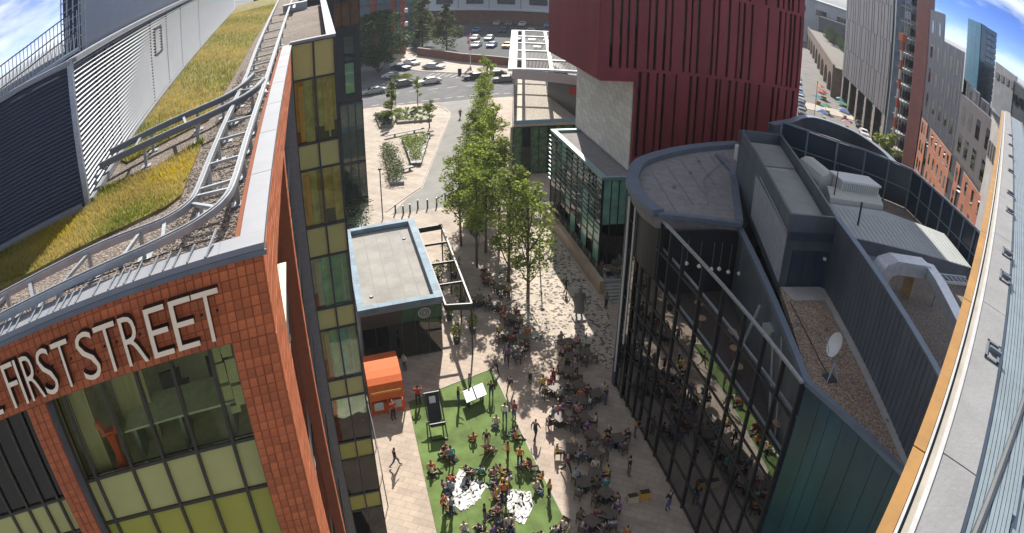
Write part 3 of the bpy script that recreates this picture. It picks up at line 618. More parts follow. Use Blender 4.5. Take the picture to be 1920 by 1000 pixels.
# floors and rooms behind the glass
b = B()
for z in (0.1, 3.9, 7.5): b.box(GX + .25, 20.0, z - .25, 24, 38, z)
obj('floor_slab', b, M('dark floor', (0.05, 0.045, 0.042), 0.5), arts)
obj('terrace_floor', B().prism([(GX + .2, 38), (GX + .2, 20.1), (21.6, 33.0), (21.6, 38)], 10.7, 11.0), M('terrace deck', (0.06, 0.045, 0.04), 0.7, var=0.3), arts)
obj('terrace_edge', B().box(GX + .16, 20.1, 11.001, GX + .32, 38, 11.25), GALV, arts)
b = B(); b.prism([(21.7, 33.0), (17.72, 20.05), (18.1, 20.05), (22.1, 33.0)], 0, 15.28)
obj('terrace_back_wall', b, SLATE, arts)
obj('terrace_end_wall', B().box(17.8, 33.4, 0, 21.9, 33.6, 15.3), BLACKM, arts)
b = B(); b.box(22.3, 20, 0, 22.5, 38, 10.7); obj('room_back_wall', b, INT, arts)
LAMP = M('globe lamp', (0.8, 0.78, 0.7), 0.4)
for (x, y, z) in ((18.3, 32.6, 13.6), (19.0, 32.4, 13.5), (19.7, 32.2, 13.4), (20.2, 32.2, 13.4), (20.7, 32.0, 13.3), (21.3, 31.8, 13.3)):
    q = B(); q.cone((x, y), .06, .13, z - .13, z - .02, 10); q.cone((x, y), .13, .06, z - .02, z + .1, 10); q.tube([(x, y, z + .1), (x, y, 15.2)], .004, 4)
    obj('globe_lamp', q, LAMP, arts)
b = B(); b.tube([(18.2, 22.3, 11.0), (19.6, 25.8, 15.2)], .07, 6); b.tube([(17.9, 26, 11), (19.3, 26.5, 14.8)], .09, 6); b.tube([(17.9, 21.2, 11), (18.6, 23.4, 15.2)], .04, 6); b.box(19.0, 24.8, 13.9, 19.5, 25.6, 14.4)
obj('brace_strut', b, GALV, arts)
for k in range(8): obj('terrace_table', B().cone((18.1 + (k % 3) * .6, 21.5 + k * 1.4), .3, .3, 11.68, 11.72, 8).cone((18.1 + (k % 3) * .6, 21.5 + k * 1.4), .04, .04, 11.0, 11.68, 6), M('terrace table', (0.35, 0.22, 0.12), 0.6), arts)
# corner column and white strips at the left end
b = B(); b.cone((17.62, 38.9), .28, .28, 0, 15.3, 14); obj('corner_column', b, SLATE, arts)
b = B(); b.box(17.2, 38.3, 1.5, 17.28, 38.42, 15.2); b.box(17.2, 37.4, 4.5, 17.26, 37.5, 15.0); obj('light_strip', b, WHITE, arts)
# teal panelled wall at the near end
T0, T1 = Vector((17.65, 19.85, 0)), Vector((20.9, 9.0, 0)); d = (T1 - T0).normalized()
L = (T1 - T0).length; k = 0; t = 0.0
while t < L - .2:
    w = [.95, .62, .78, .95, 1.1][k % 5]; w = min(w, L - t)
    for (za, zb) in ((0, 7.5), (7.51, 15.3)):
        p, q = T0 + d * (t + .012), T0 + d * (t + w - .012); off = Vector((0, 0, 0))
        obj('panel', B().prism([(p.x + off.x, p.y + off.y), (q.x + off.x, q.y + off.y), (q.x + .35, q.y + .1), (p.x + .35, p.y + .1)], za, zb), TEAL[(k * 3 + int(za / 4) * 2) % 3], arts)
    t += w; k += 1
obj('end_wall_core', B().prism([(17.98, 19.93), (21.2, 9.1), (22.5, 9.1), (19.2, 19.98)], -.1, 15.28), SLATE, arts)
# gravel roof with the dish
obj('gravel_roof', B().prism([(20.95, 27.35), (17.98, 20.05), (20.98, 10.0), (21.8, 10.2), (20.38, 15.2), (23.85, 27.3)], 14.9, 15.32), GRAVELR, arts)
b = B(); b.sweep([(22.0, 33.4, 15.42), (17.8, 20.0, 15.42), (20.95, 9.4, 15.42)], .34, .3); obj('roof_coping', b, COPB, arts)
b = B(); b.sweep([(23.55, 27.1, 15.38), (20.1, 15.2, 15.38), (18.6, 10, 15.38)], .38, .1); obj('paving_strip', b, GREYC, arts)
obj('step', B().box(20.95, 26.0, 15.32, 23.6, 27.25, 15.4), GREYC, arts)
# tall dark wall to the right of the dish
b = B(); b.prism([(23.85, 27.35), (20.2, 15.0), (18.4, 9.0), (18.7, 9.0), (20.5, 15.0), (24.15, 27.35)], 14.9, 19.75); obj('tall_wall', b, SLATE, arts)
b = B(); b.sweep([(24.0, 27.4, 19.8), (20.35, 15.0, 19.8), (18.55, 9.0, 19.8)], .36, .09); obj('tall_wall_coping', b, COPB, arts)
for k in range(30):                                          # standing seams on the tall wall
    t = (k + .5) / 30; x, y = lerp(23.84, 20.19, t), lerp(27.3, 15.0, t); obj('standing_seam', B().box(x - .03, y - .02, 15.4, x + .02, y + .02, 19.7), SLATE, arts)
# lift-shaft box with ribbed pale roof
P0, P1, P2, P3 = (20.9, 27.4), (24.1, 27.4), (29.2, 40.6), (25.8, 40.6)
b = B(); b.prism([P0, P1, P2, P3], 14.9, 18.9); obj('stair_box', b, SLATE, arts)
def wallseg(p, q, z0, z1, w): return B().beam((p[0], p[1], (z0 + z1) / 2), (q[0], q[1], (z0 + z1) / 2), w, z1 - z0)
for (p, q) in (((20.98, 27.5), (25.9, 40.55)), ((24.02, 27.5), (29.1, 40.55)), ((25.7, 40.5), (29.3, 40.5)), ((20.9, 27.48), (24.1, 27.48))): obj('parapet', wallseg(p, q, 18.9, 19.8, .14), SLATE, arts)
RIBR = M('pale ribbed roof', (0.40, 0.41, 0.38), 0.5, 0.15, var=0.1, scale=1)
b = B(); n = 30
for i in range(n):
    t0, t1 = i / n, (i + .55) / n
    f = lambda t, s: (lerp(lerp(21.2, 26.0, s), lerp(23.85, 28.85, s), t), lerp(27.8, 40.2, s))
    b.prism([f(t0, 0), f(t1, 0), f(t1, .62), f(t0, .62)], 18.9, 18.96); b.prism([f(t0, .64), f(t1, .64), f(t1, .97), f(t0, .97)], 19.0, 19.06)
obj('ribbed_roof', b, RIBR, arts)
obj('roof_deck', B().prism([(21.2, 27.75), (23.85, 27.75), (28.9, 40.3), (26.0, 40.3)], 18.9, 18.93), RIBR, arts)
obj('shaft_soffit', B().box(20.95, 27.22, 18.3, 24.05, 27.38, 18.75), NAVY, arts)
for x in (21.75, 22.55, 23.35): obj('door_leaf', B().box(x - .38, 27.32, 15.4, x + .38, 27.39, 17.6), NAVY, arts)
obj('bulkhead_light', B().cone((23.5, 27.25), .1, .1, 17.15, 17.3, 10), LAMP, arts)
# ribbed lining on the box's flank, grazing sun put into its pale colour
q0, q1 = Vector((20.92, 27.46, 0)), Vector((23.8, 35.1, 0)); dd = (q1 - q0).normalized(); off = Vector((-dd.y, dd.x, 0)) * .04
RIBW = M('sun paled louvre', (0.40, 0.40, 0.42), 0.5, 0.1, var=0.12, scale=2)
for k in range(16):
    z = 15.6 + k * .19; obj('louvre_blade', B().beam((q0 + off).to_tuple()[:2] + (z,), (q1 + off).to_tuple()[:2] + (z,), .06, .13), RIBW, arts)
obj('handrail', B().tube([(23.3, 34.0, 18.9), (20.8, 27.4, 18.75)], .035, 6), GALV, arts)
# rounded drum roof at the plaza end
drum = [(17.15, 34.4), (16.95, 36.0), (17.3, 38.3), (18.0, 40.0), (19.1, 41.8), (20.3, 43.0), (23.0, 44.7), (26.4, 46.2), (30.2, 47.5), (29.2, 40.7), (26.0, 40.6), (21.9, 33.2)]
ds = [tuple(p)[:2] for p in smooth([p + (0,) for p in drum[:9]], 4)]
obj('drum_roof', B().prism(ds + [(29.3, 41.0), (25.7, 40.8), (22.1, 33.4)], 15.0, 15.75), M('brown felt roof', (0.24, 0.225, 0.225), 0.9, var=0.16, scale=2.2, bump=0.3, bscale=40), arts)
obj('drum_wall', B().prism([(lerp(p[0], 23, .06), lerp(p[1], 39, .06)) for p in ds] + [(29, 40.6), (22.3, 33.7)], 11.3, 14.99), BLACKM, arts)
obj('drum_wall_glass', B().prism([(lerp(p[0], 23, .05), lerp(p[1], 39, .05)) for p in ds[6:]] + [(29, 40.9), (22.5, 38.5)], 0, 11.29), WIN_DARK, arts)
obj('drum_coping', B().sweep([(lerp(p[0], 23, .02), lerp(p[1], 40, .02), 15.98) for p in ds], .75, .42), COPB, arts)
obj('drum_front_coping', B().sweep([(17.2, 34.5, 15.85), (21.95, 33.3, 15.85)], .4, .3), COPB, arts)
obj('drum_inner_coping', B().sweep([(22.0, 33.6, 15.85), (26.2, 41.6, 15.85), (26.8, 44.8, 15.85)], .45, .26), COPB, arts)
for k in range(6):
    p = (18.2 + k * 1.6, 34.6 - k * .0); q_ = (min(20.0 + k * 1.55, 28), 41.6 + k * .85)
    obj('membrane_seam', B().beam((p[0] + .4, max(34.8, 34.2 + k * 1.6), 15.757), (q_[0], q_[1], 15.757), .07, .012), M('felt seam', (0.17, 0.16, 0.165), .85), arts)
for (x, y) in ((20.2, 38.5), (22.6, 41.0), (24.4, 43.2)): obj('roof_outlet', B().cone((x, y), .12, .09, 15.75, 15.98, 8), ZINC, arts)
obj('conduit', B().tube([(21.2, 36.0, 15.8), (23.0, 40.0, 15.8), (26.5, 43.6, 15.8)], .03, 5), GALV, arts)
rb = empty('roof_cabinet', (28.6, 43.5, 15.7), 'pale plant cabinet in the corner of the drum roof', 'cabinet')
obj('cabinet_body', B().box(27.9, 42.6, 15.76, 29.2, 44.4, 17.1), WHITE, rb); obj('cabinet_door', B().box(28.05, 42.55, 15.9, 28.9, 42.59, 16.9), DARKM, rb)
# roofs behind: pale ribbed roof, gravel well, blue framed screen
obj('rear_roof', B().prism([(24.2, 27.4), (18.75, 9.0), (60, 9.0), (60, 20), (40, 27), (44, 46), (41, 50), (36, 49.4), (30.3, 47.4), (29.3, 40.7)], 0, 17.0), GRAVEL, arts)
pale = [(27.3, 32.2), (25.8, 28.0), (35.0, 25.9), (36.4, 30.1), (32.0, 32.1)]
obj('pale_roof', B().prism(pale, 17.0, 18.3), M('pale deck roof', (0.36, 0.38, 0.38), 0.55, 0.1, var=0.08, scale=.8), arts)
b = B()
for k in range(26):
    t = k / 25; b.beam((lerp(26.0, 34.8, t), lerp(28.05, 26.05, t), 18.31), (lerp(27.4, 36.2, t), lerp(31.9, 29.9, t), 18.31), .06, .03)
obj('roof_rib', b, RIBR, arts)
obj('pale_roof_upper', B().prism([(28.8, 34.4), (27.6, 32.5), (32.2, 32.4), (33.4, 34.2)], 17.0, 18.6), M('pale upper roof', (0.45, 0.46, 0.42), 0.6, var=0.1), arts)
obj('roof_fascia', B().sweep([(25.75, 27.9, 17.9), (35.0, 25.8, 17.9)], .12, .9), SLATE, arts)
mast = empty('roof_mast', (27.6, 29.6, 18.3), 'thin black vent mast on the pale ribbed roof', 'mast')
obj('pole', B().tube([(27.6, 29.6, 18.3), (27.7, 29.7, 19.9)], .06, 6), BLACKM, mast)
ac = empty('cooling_unit', (31, 35.5, 17), 'curved white cooling unit on the arts centre roof', 'cooling unit')
ch = B(); sec = [(0, 0), (0, 1.5), (.35, 2.0), (1.0, 2.25), (1.8, 2.2), (2.2, 1.9), (2.3, 0)]
v = [(28.9 + a * .72, 38.0, 17 + z) for a, z in sec] + [(28.6 + a * .72, 35.0, 17 + z) for a, z in sec]; m_ = len(sec)
ch.add(v, [(i, i + m_, i + m_ + 1, i + 1) for i in range(m_ - 1)] + [tuple(range(m_)), tuple(range(m_, 2 * m_))[::-1]])
obj('housing', ch, M('cream casing', (0.52, 0.52, 0.47), 0.5, var=0.06), ac)
obj('long_casing', B().box(29.6, 33.9, 17, 33.0, 34.9, 19.3), M('cream casing', (0.52, 0.52, 0.47)), ac)
obj('casing_lid', B().box(29.5, 33.8, 19.3, 33.1, 35.3, 19.45), WHITE, ac)
b = B()
for k in range(17): b.box(29.75 + k * .19, 33.86, 17.2, 29.80 + k * .19, 33.9, 19.2)
obj('casing_rib', b, GALV, ac)
mast2 = empty('roof_mast', (28.3, 33.0, 18.6), 'slim pole mast beside the white cooling unit', 'mast')
obj('pole', B().tube([(28.3, 33.0, 18.6), (28.5, 33.2, 21.0)], .04, 6), BLACKM, mast2)
sc_ = empty('screen_fence', (36, 38, 17), 'blue grey framed glass screen fence round the roof plant', 'fence')
path = [(29.8, 41.5), (31.2, 40.2), (33, 38.9), (35.0, 38.0), (38.0, 35.8), (37.2, 31.5), (36.4, 27.4), (35.5, 23)]
SCR = M('screen panel', (0.02, 0.035, 0.05), 0.3, var=0.2)
for i in range(len(path) - 1):
    (xa, ya), (xb, yb) = path[i], path[i + 1]; L = math.hypot(xb - xa, yb - ya); n = max(1, round(L / 1.5))
    zt = 20.6
    obj('rail', B().beam((xa, ya, zt), (xb, yb, zt), .14, .12), COPB, sc_); obj('rail', B().beam((xa, ya, 18.7), (xb, yb, 18.7), .09, .08), COPB, sc_)
    for k in range(n):
        p = (lerp(xa, xb, k / n), lerp(ya, yb, k / n)); q = (lerp(xa, xb, (k + .96) / n), lerp(ya, yb, (k + .96) / n))
        obj('post', B().box(p[0] - .05, p[1] - .05, 17.0, p[0] + .05, p[1] + .05, 20.55), COPB, sc_)
        obj('panel', B().beam((p[0] + .1, p[1] + .1, 18.75), (q[0] + .1, q[1] + .1, 18.75), .03, 3.4), SCR, sc_)
du = empty('air_duct', (26.5, 22, 17), 'shiny silver air duct bending across the gravel roof', 'duct')
SILV = M('bright foil duct', (0.62, 0.64, 0.66), 0.3, 0.55, var=0.12, scale=3, bump=0.2, bscale=9)
b = B(); b.sweep([(28.6, 24.3, 18.9), (28.0, 22.6, 18.9), (25.9, 18.3, 18.9), (24.2, 15, 18.9)], .75, .7); obj('duct_run', b, SILV, du)
arch = [(24.9, 24.4, 17.3), (24.95, 24.4, 18.2), (25.3, 24.4, 18.75), (25.9, 24.4, 18.95), (26.8, 24.3, 18.95), (28.3, 24.2, 18.95)]
b = B(); vs = []
for i, p in enumerate(arch):
    d_ = (Vector(arch[min(i + 1, 5)]) - Vector(arch[max(i - 1, 0)])).normalized(); nn_ = Vector((-d_.z, 0, d_.x)) * .42
    for sgn, yy in ((1, -.45), (1, .45), (-1, .45), (-1, -.45)): vs.append((p[0] + nn_.x * sgn, p[1] + yy, p[2] + nn_.z * sgn))
b.add(vs, [(i * 4 + k, i * 4 + (k + 1) % 4, i * 4 + 4 + (k + 1) % 4, i * 4 + 4 + k) for i in range(5) for k in range(4)] + [(3, 2, 1, 0), (20, 21, 22, 23)])
obj('duct_bend', b, SILV, du)
lad = B()
for k in range(7): lad.box(28.9 + k * .45, 23.3, 18.7, 29.0 + k * .45, 23.9, 18.8)
lad.box(28.7, 23.2, 18.68, 32, 23.3, 18.84); lad.box(28.7, 23.9, 18.68, 32, 24.0, 18.84); lad.box(28.7, 23.25, 17, 28.8, 23.35, 18.68); lad.box(31.9, 23.25, 17, 32, 23.35, 18.68)
obj('duct_support', lad, GALV, du); 
for x in (25.4, 27.4): obj('duct_trestle', B().box(x, 24.0, 17.0, x + .1, 24.8, 18.3), M('osb timber', (0.42, 0.27, 0.12), 0.8), du)
# curved far corner of the arts centre roof
dm = smooth([(33.0, 47.4, 0), (36.3, 49.3, 0), (39, 51.3, 0), (41.4, 51.9, 0), (43.9, 49.8, 0), (44, 46, 0), (42.5, 41.5, 0), (40.8, 37.5, 0)], 5)
obj('far_parapet', B().sweep([(p.x, p.y, 17.5) for p in dm], .5, 1.6), NAVY, arts)
obj('far_parapet_coping', B().sweep([(p.x, p.y, 18.34) for p in dm], .6, .08), COPB, arts)
obj('conduit', B().tube([(20.7, 26.0, 15.36), (19.5, 21.4, 15.36), (19.3, 20.4, 15.36)], .025, 5), BLACKM, arts)
for (x, y) in ((21.4, 23.6), (20.6, 17.2), (19.9, 24.1)): obj('roof_outlet', B().cone((x, y), .1, .07, 15.32, 15.52, 8), ZINC, arts)
# satellite dish
ds_ = empty('satellite_dish', (19.3, 20.2, 15.32), 'white satellite dish on the rust gravel roof', 'satellite dish')
c0 = Vector((19.35, 20.3, 17.0)); ax = Vector((-.85, .30, .38)).normalized(); e1 = ax.cross(Vector((0, 0, 1))).normalized(); e2 = ax.cross(e1)
b = B(); ring = []; n = 22; rr = [0, .2, .4, .56, .60]
vs = [tuple(c0)]
for r_ in rr[1:]:
    for k in range(n): vs.append(tuple(c0 + (e1 * math.cos(2 * math.pi * k / n) + e2 * math.sin(2 * math.pi * k / n)) * r_ * 1.0 + ax * (r_ * r_ * .55)))
fs = [(0, 1 + k, 1 + (k + 1) % n) for k in range(n)]
for j in range(3): fs += [(1 + j * n + k, 1 + (j + 1) * n + k, 1 + (j + 1) * n + (k + 1) % n, 1 + j * n + (k + 1) % n) for k in range(n)]
b.add(vs, fs); back = [tuple(Vector(v) - ax * .02) for v in vs]; b.add(back, [f[::-1] for f in fs])
obj('reflector', b, WHITE, ds_, smooth=True)
obj('feed_arm', B().tube([c0 - e2 * -.55 + ax * .15, c0 + ax * .6], .02, 5).tube([c0 + ax * .55, c0 + ax * .7], .05, 6), GALV, ds_)
obj('stand', B().tube([(19.35, 20.25, 16.95), (19.3, 20.2, 15.34)], .045, 6).tube([(19.3, 20.2, 16.2), (18.9, 19.9, 15.34)], .025, 5).tube([(19.3, 20.2, 16.2), (19.5, 19.8, 15.34)], .025, 5), GALV, ds_)
obj('base_plate', B().box(19.0, 19.9, 15.325, 19.6, 20.5, 15.36), DARKM, ds_)
# ------------------------------------------------------------------ red clad tower
tow = empty('red_tower', (32, 54, 0), 'tall dark red clad tower with narrow staggered window slots', 'tower')
REDP = M('dark red panel', (0.225, 0.038, 0.045), 0.5, 0.05, var=0.16, scale=0.6, rand=0.09, spec=0.4, stretch=(1, 1, .2))
SLOT = M('slot lining', (0.02, 0.02, 0.024), 0.5)
obj('core', B().box(24.35, 54.35, -.1, 40.2, 67.4, 62).box(21.35, 54.35, 19.5, 24.35, 67.0, 62), SLOT, tow)
def tier(z0, z1, xs, xa, xb, wds):
    prev = xa
    for i, x in enumerate(xs):
        w = wds[i % len(wds)]
        if x - w / 2 - prev > .08: obj('panel', B().box(prev, 54.0, z0, x - w / 2, 54.34, z1), REDP, tow)
        obj('slot_window', B().box(x - w / 2, 54.17, z0 + .1, x + w / 2, 54.21, z1 - .1), WIN_GREEN if i % 3 else WIN_DARK, tow)
        prev = x + w / 2
    if xb - prev > .05: obj('panel', B().box(prev, 54.0, z0, xb, 54.34, z1), REDP, tow)
lo = [24.56, 25.26, 26.09, 26.68, 27.77, 29.13, 29.76, 30.65, 31.55, 31.94, 32.87, 33.54, 34.49, 34.91, 35.89, 37.47, 38.05, 38.94, 39.7]
up_x = [22.04, 22.81, 23.43, 24.1, 25.17, 25.75, 26.56, 27.15, 28.35, 28.95, 29.57, 30.94, 31.45, 32.48, 33.4, 33.93, 34.74, 36.4, 37.69, 38.27, 38.85, 39.3, 39.95]
W_ = [.27, .24, .2, .26, .18]
tier(11.6, 20.3, lo, 24.2, 40.35, W_)
tier(20.62, 29.3, up_x, 21.2, 40.35, W_)
tier(29.62, 38.3, [x - .3 for x in up_x], 21.2, 40.35, W_)
tier(38.62, 61.9, up_x, 21.2, 40.35, W_)
b = B()
for z in (20.46, 29.46, 38.46): b.box(24.2 if z < 20.5 else 21.2, 54.02, z - .15, 40.35, 54.33, z + .15)
obj('band', b, REDP, tow)
obj('band', B().box(21.2, 54.02, 19.4, 24.2, 54.33, 20.61), REDP, tow)
obj('plinth_band', B().box(24.2, 54.0, 9, 40.35, 54.34, 11.59), REDP, tow)
for k in range(5):
    ya = 54.36 + k * 2.56
    for (za, zb) in ((19.4, 29.4), (29.42, 39.4), (39.42, 61.9)): obj('side_panel', B().box(21.17, ya, za, 21.34, ya + 2.55, zb), REDP, tow)
obj('soffit', B().box(21.2, 54.02, 19.25, 24.18, 67.2, 19.39), M('soffit red', (0.27, 0.035, 0.055), 0.5), tow)
obj('back_panel', B().box(21.2, 67.01, 19.4, 24.2, 67.2, 61.9), REDP, tow)
for k in range(3): obj('side_panel', B().box(40.21, 54.36 + k * 4.3, 9, 40.34, 58.6 + k * 4.3, 61.9), REDP, tow)
# pale block wall
WB = [M('pale block %d' % i, c, 0.85, var=0.1, scale=2.5, bump=0.2, bscale=18) for i, c in enumerate([(0.70, 0.65, 0.56), (0.75, 0.70, 0.61), (0.65, 0.6, 0.52)])]
bm_ = [mesh_of('block', B().box(-.06, .012, .012, 0, 1.30, .70), w) for w in WB]
hm = [mesh_of('block', B().box(-.06, .012, .012, 0, .645, .70), w) for w in WB]
for r_ in range(13):
    y = 54.4; z = 10.0 + r_ * .715
    if r_ % 2: inst('block', hm[rnd.randrange(3)], (24.2 + rnd.uniform(-.008, .008), y, z), tow); y += .655
    while y < 66.5: inst('block', bm_[rnd.randrange(3)], (24.2 + rnd.uniform(-.008, .008), y, z), tow); y += 1.31
    if r_ % 2: inst('block', hm[rnd.randrange(3)], (24.2, y, z), tow)
obj('block_backing', B().box(24.205, 54.36, 9, 24.34, 67.6, 19.3), M('mortar', (0.3, 0.28, 0.25), 0.9), tow)
# ------------------------------------------------------------------ green glass block in front of it
gg = empty('green_glass_block', (21.4, 58, 0), 'low green glass block with slatted front below the red tower', 'building')
GRN = [glass('jade glass %d' % i, t, 1.9, wob=.06) for i, t in enumerate([(0.25, 0.5, 0.42), (0.12, 0.28, 0.24), (0.35, 0.6, 0.5)])]
GRNP = M('jade panel', (0.22, 0.46, 0.38), 0.25, var=0.3, scale=0.8, spec=0.7)
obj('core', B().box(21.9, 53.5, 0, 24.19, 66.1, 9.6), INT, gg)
obj('roof', B().box(21.6, 53.2, 9.6, 24.19, 66.2, 9.75), M('brown felt roof', (0.16, 0.14, 0.14)), gg)
obj('coping', B().box(21.3, 52.9, 9.75, 21.75, 66.4, 10.05).box(21.75, 66.0, 9.75, 24.18, 66.4, 10.05).box(21.75, 52.9, 9.75, 24.18, 53.15, 10.05), M('jade coping', (0.26, 0.38, 0.38), 0.4, 0.2), gg)
for k in range(9):
    y0 = 53.0 + k * 1.48
    for (za, zb) in ((1.2, 3.2), (3.25, 5.2), (5.25, 7.4), (7.45, 9.7)):
        c = rnd.random(); obj('pane', B().box(21.42, y0 + .05, za, 21.46, y0 + 1.43, zb), GRNP if c < .3 else GRN[rnd.randrange(3)], gg)
b = B()
for k in range(10): b.box(21.36, 52.97 + k * 1.48, 1.0, 21.5, 53.03 + k * 1.48, 9.75)
for z in (1.2, 3.22, 5.22, 7.42): b.box(21.38, 53, z - .05, 21.48, 66.3, z + .05)
obj('frame', b, BLACKM, gg)
for k in range(11): obj('louvre_slat', B().box(21.14, 53.0, 4.4 + k * .5, 21.28, 66.3, 4.43 + k * .5), M('jade slat', (0.16, 0.26, 0.24), 0.35, 0.3), gg)
for k in range(4):
    x0 = 21.5 + k * .68
    for (za, zb) in ((1.2, 5.2), (5.3, 9.7)): obj('pane', B().box(x0 + .04, 52.98, za, x0 + .64, 53.02, zb), GRNP if za > 5 and k < 3 else GRN[1], gg)
b = B()
for k in range(5): b.box(21.47 + k * .68, 52.93, 1.0, 21.53 + k * .68, 53.07, 9.7)
b.box(21.5, 52.94, 5.2, 24.2, 53.06, 5.3); obj('end_frame', b, BLACKM, gg)
pod = empty('podium_terrace', (20.8, 57, 0), 'raised cafe terrace with tan stone wall beside the setts', 'terrace')
obj('retaining_wall', B().box(20.55, 50.2, 0, 20.95, 66, 1.25), bricks('tan stone', (0.42, 0.33, 0.25), (0.36, 0.28, 0.22), (0.26, 0.2, 0.16), 1.0, 1.2, .6, vertical=True), pod)
obj('terrace_floor', B().box(20.95, 50.6, 0, 24, 67, 1.0).box(24.0, 44.5, 0, 24.2, 53, 1.0), GREYC, pod)
for k in range(7): obj('stair_tread', B().box(20.96, 50.55 - k * .32, 0.0, 23.4, 50.55 - k * .32 + .33, .86 - k * .13), GREYC, pod)
b = B(); b.tube([(20.98, 50.5, 1.9), (20.98, 48.3, .95)], .025, 6); b.tube([(20.98, 50.5, 1.0), (20.98, 50.5, 1.9)], .025, 6); b.tube([(20.98, 48.3, 0), (20.98, 48.3, .95)], .025, 6)
obj('stair_rail', b, GALV, pod)
for k in range(9): obj('glass_panel', B().box(21.0, 51 + k * 1.6, 1.02, 21.02, 52.5 + k * 1.6, 1.95), WIN_GREEN, pod)
# ------------------------------------------------------------------ pavilion with louvred canopy
pav = empty('canopy_pavilion', (24, 80, 0), 'glass pavilion under a white louvred canopy left of the red tower', 'pavilion')
PK = M('pinkish precast', (0.55, 0.48, 0.44), 0.7, var=0.08)
obj('core', B().prism([(21.0, 77.8), (29.5, 77.8), (33, 104), (28.0, 104)], 0, 6.6), INT, pav)
obj('terrace_deck', B().prism([(20.7, 77.4), (30, 77.4), (35, 104.5), (27.9, 104.5)], 6.6, 7.0), M('deck paving', (0.50, 0.44, 0.36), 0.8, var=0.15, scale=2), pav)
for k in range(9):
    x0 = 20.65 + k * .95; obj('pane', B().box(x0 + .04, 77.3, .2, x0 + .91, 77.34, 6.5), M('foliage reflection glazing', (0.07, 0.15, 0.07), .3, var=.6, scale=1.5) if k % 3 != 1 else GRN[rnd.randrange(3)], pav); obj('mullion', B().box(x0 - .04, 77.22, .1, x0 + .035, 77.4, 6.6), BLACKM, pav)  # green foliage reflection put into the colour of most panes
for k in range(12):
    p = (lerp(20.6, 27.8, k / 12), lerp(77.5, 104.3, k / 12)); q = (lerp(20.6, 27.8, (k + .94) / 12), lerp(77.5, 104.3, (k + .94) / 12))
    obj('blue_glass_parapet', B().beam((p[0], p[1], 7.6), (q[0], q[1], 7.6), .05, 1.2), M('blue glazing', (0.22, 0.38, 0.5), 0.2, 0.0, var=.2, spec=.8), pav)
    obj('pane', B().beam((p[0], p[1], 3.4), (q[0], q[1], 3.4), .05, 6.3), GRN[1], pav)
obj('near_parapet', B().box(20.7, 77.35, 7.0, 28.6, 77.5, 7.5), M('blue glazing', (0.22, 0.38, 0.5)), pav)
obj('canopy_fascia', B().beam((21.3, 80.5, 13.2), (28.9, 77.9, 12.6), .35, 1.3), PK, pav)
Cc = lambda s, t: (lerp(lerp(21.3, 30.0, t), lerp(28.6, 37.5, t), s), lerp(lerp(80.4, 112, t), lerp(78, 109, t), s))
for s0 in (0.0, .16, .56, 1.0):
    a, c = Cc(s0, 0), Cc(s0, 1); w = .95 if s0 == 0 else .4; obj('canopy_beam', B().beam((a[0], a[1], 13.75), (c[0], c[1], 13.75), w, .35), WHITE, pav)
for t0 in (0.01, .2, .4, .6, .8, .99):
    a, c = Cc(0, t0), Cc(1, t0); obj('canopy_beam', B().beam((a[0], a[1], 13.8), (c[0], c[1], 13.8), .5, .3), WHITE, pav)
for k in range(40):
    s0 = .18 + .8 * k / 39; a, c = Cc(s0, .02), Cc(s0, .98); obj('canopy_louvre', B().beam((a[0], a[1], 13.62), (c[0], c[1], 13.62), .05, .28), GREYC, pav)
for (s0, t0) in ((.03, .5), (.97, .5), (.03, .97), (.97, .97)):
    a = Cc(s0, t0); obj('canopy_post', B().cone(a, .14, .14, 0 if t0 > .9 else 7, 13.6, 8), WHITE, pav)
obj('side_wall', B().box(28.4, 77.6, 0, 29.6, 90, 12.5), DARKM, pav)
obj('sign_panel', B().box(26.9, 77.52, 10.9, 28.38, 77.6, 11.8), M('red sign', (0.45, 0.03, 0.03), 0.5), pav)
obj('sign_panel', B().box(28.0, 77.48, 11.05, 28.6, 77.53, 11.65), M('yellow sign', (0.75, 0.45, 0.03), 0.5), pav)
# ------------------------------------------------------------------ kiosk with flat roof and pergola
kio = empty('kiosk', (4.3, 52, 0), 'flat roofed dark cafe kiosk with blue grey coping beside the pergola', 'kiosk')
b = B(); b.box(1.5, 45.35, 0, 7.05, 58.8, 4.25); obj('body', b, M('kiosk charcoal green', (0.09, 0.105, 0.1), .6, var=.2), kio)
for k in range(4): obj('membrane_seam', B().box(2.8 + k * 1.0, 45.85, 4.421, 2.86 + k * 1.0, 58.35, 4.428), M('membrane lap', (0.29, 0.275, 0.255), .9), kio)
for (x, y) in ((2.5, 47.5), (6.0, 56.0)): obj('roof_drain', B().cone((x, y), .16, .1, 4.42, 4.52, 8), ZINCD, kio)
obj('roof_slab', B().box(1.85, 45.8, 4.25, 6.7, 58.4, 4.42), M('beige membrane', (0.34, 0.325, 0.30), 0.9, var=0.2, scale=.5, bump=.1, detail=9), kio)
COPK = M('blue zinc coping', (0.15, 0.235, 0.31), 0.65, 0.0, var=0.25, scale=1.3, rand=.15)
seg = []
for k in range(14): y0 = 45.2 + k * .985; seg.append((6.68, y0, 7.22, y0 + .975)); seg.append((1.35, y0, 1.83, y0 + .975))
for k in range(5): x0 = 1.835 + k * .969; seg.append((x0, 45.2, x0 + .96, 45.72)); seg.append((x0, 58.45, x0 + .96, 58.99))
for (xa, ya, xb, yb) in seg: obj('coping_piece', B().box(xa, ya, 4.5, xb, yb, 4.9 + rnd.uniform(-.006, .006)), COPK, kio)
b = B(); b.box(1.42, 45.28, 4.25, 7.15, 45.7, 4.49); b.box(1.42, 58.5, 4.25, 7.15, 58.9, 4.49); b.box(6.72, 45.7, 4.25, 7.15, 58.5, 4.49); b.box(1.42, 45.7, 4.25, 1.8, 58.5, 4.49); obj('upstand', b, ZINC, kio)
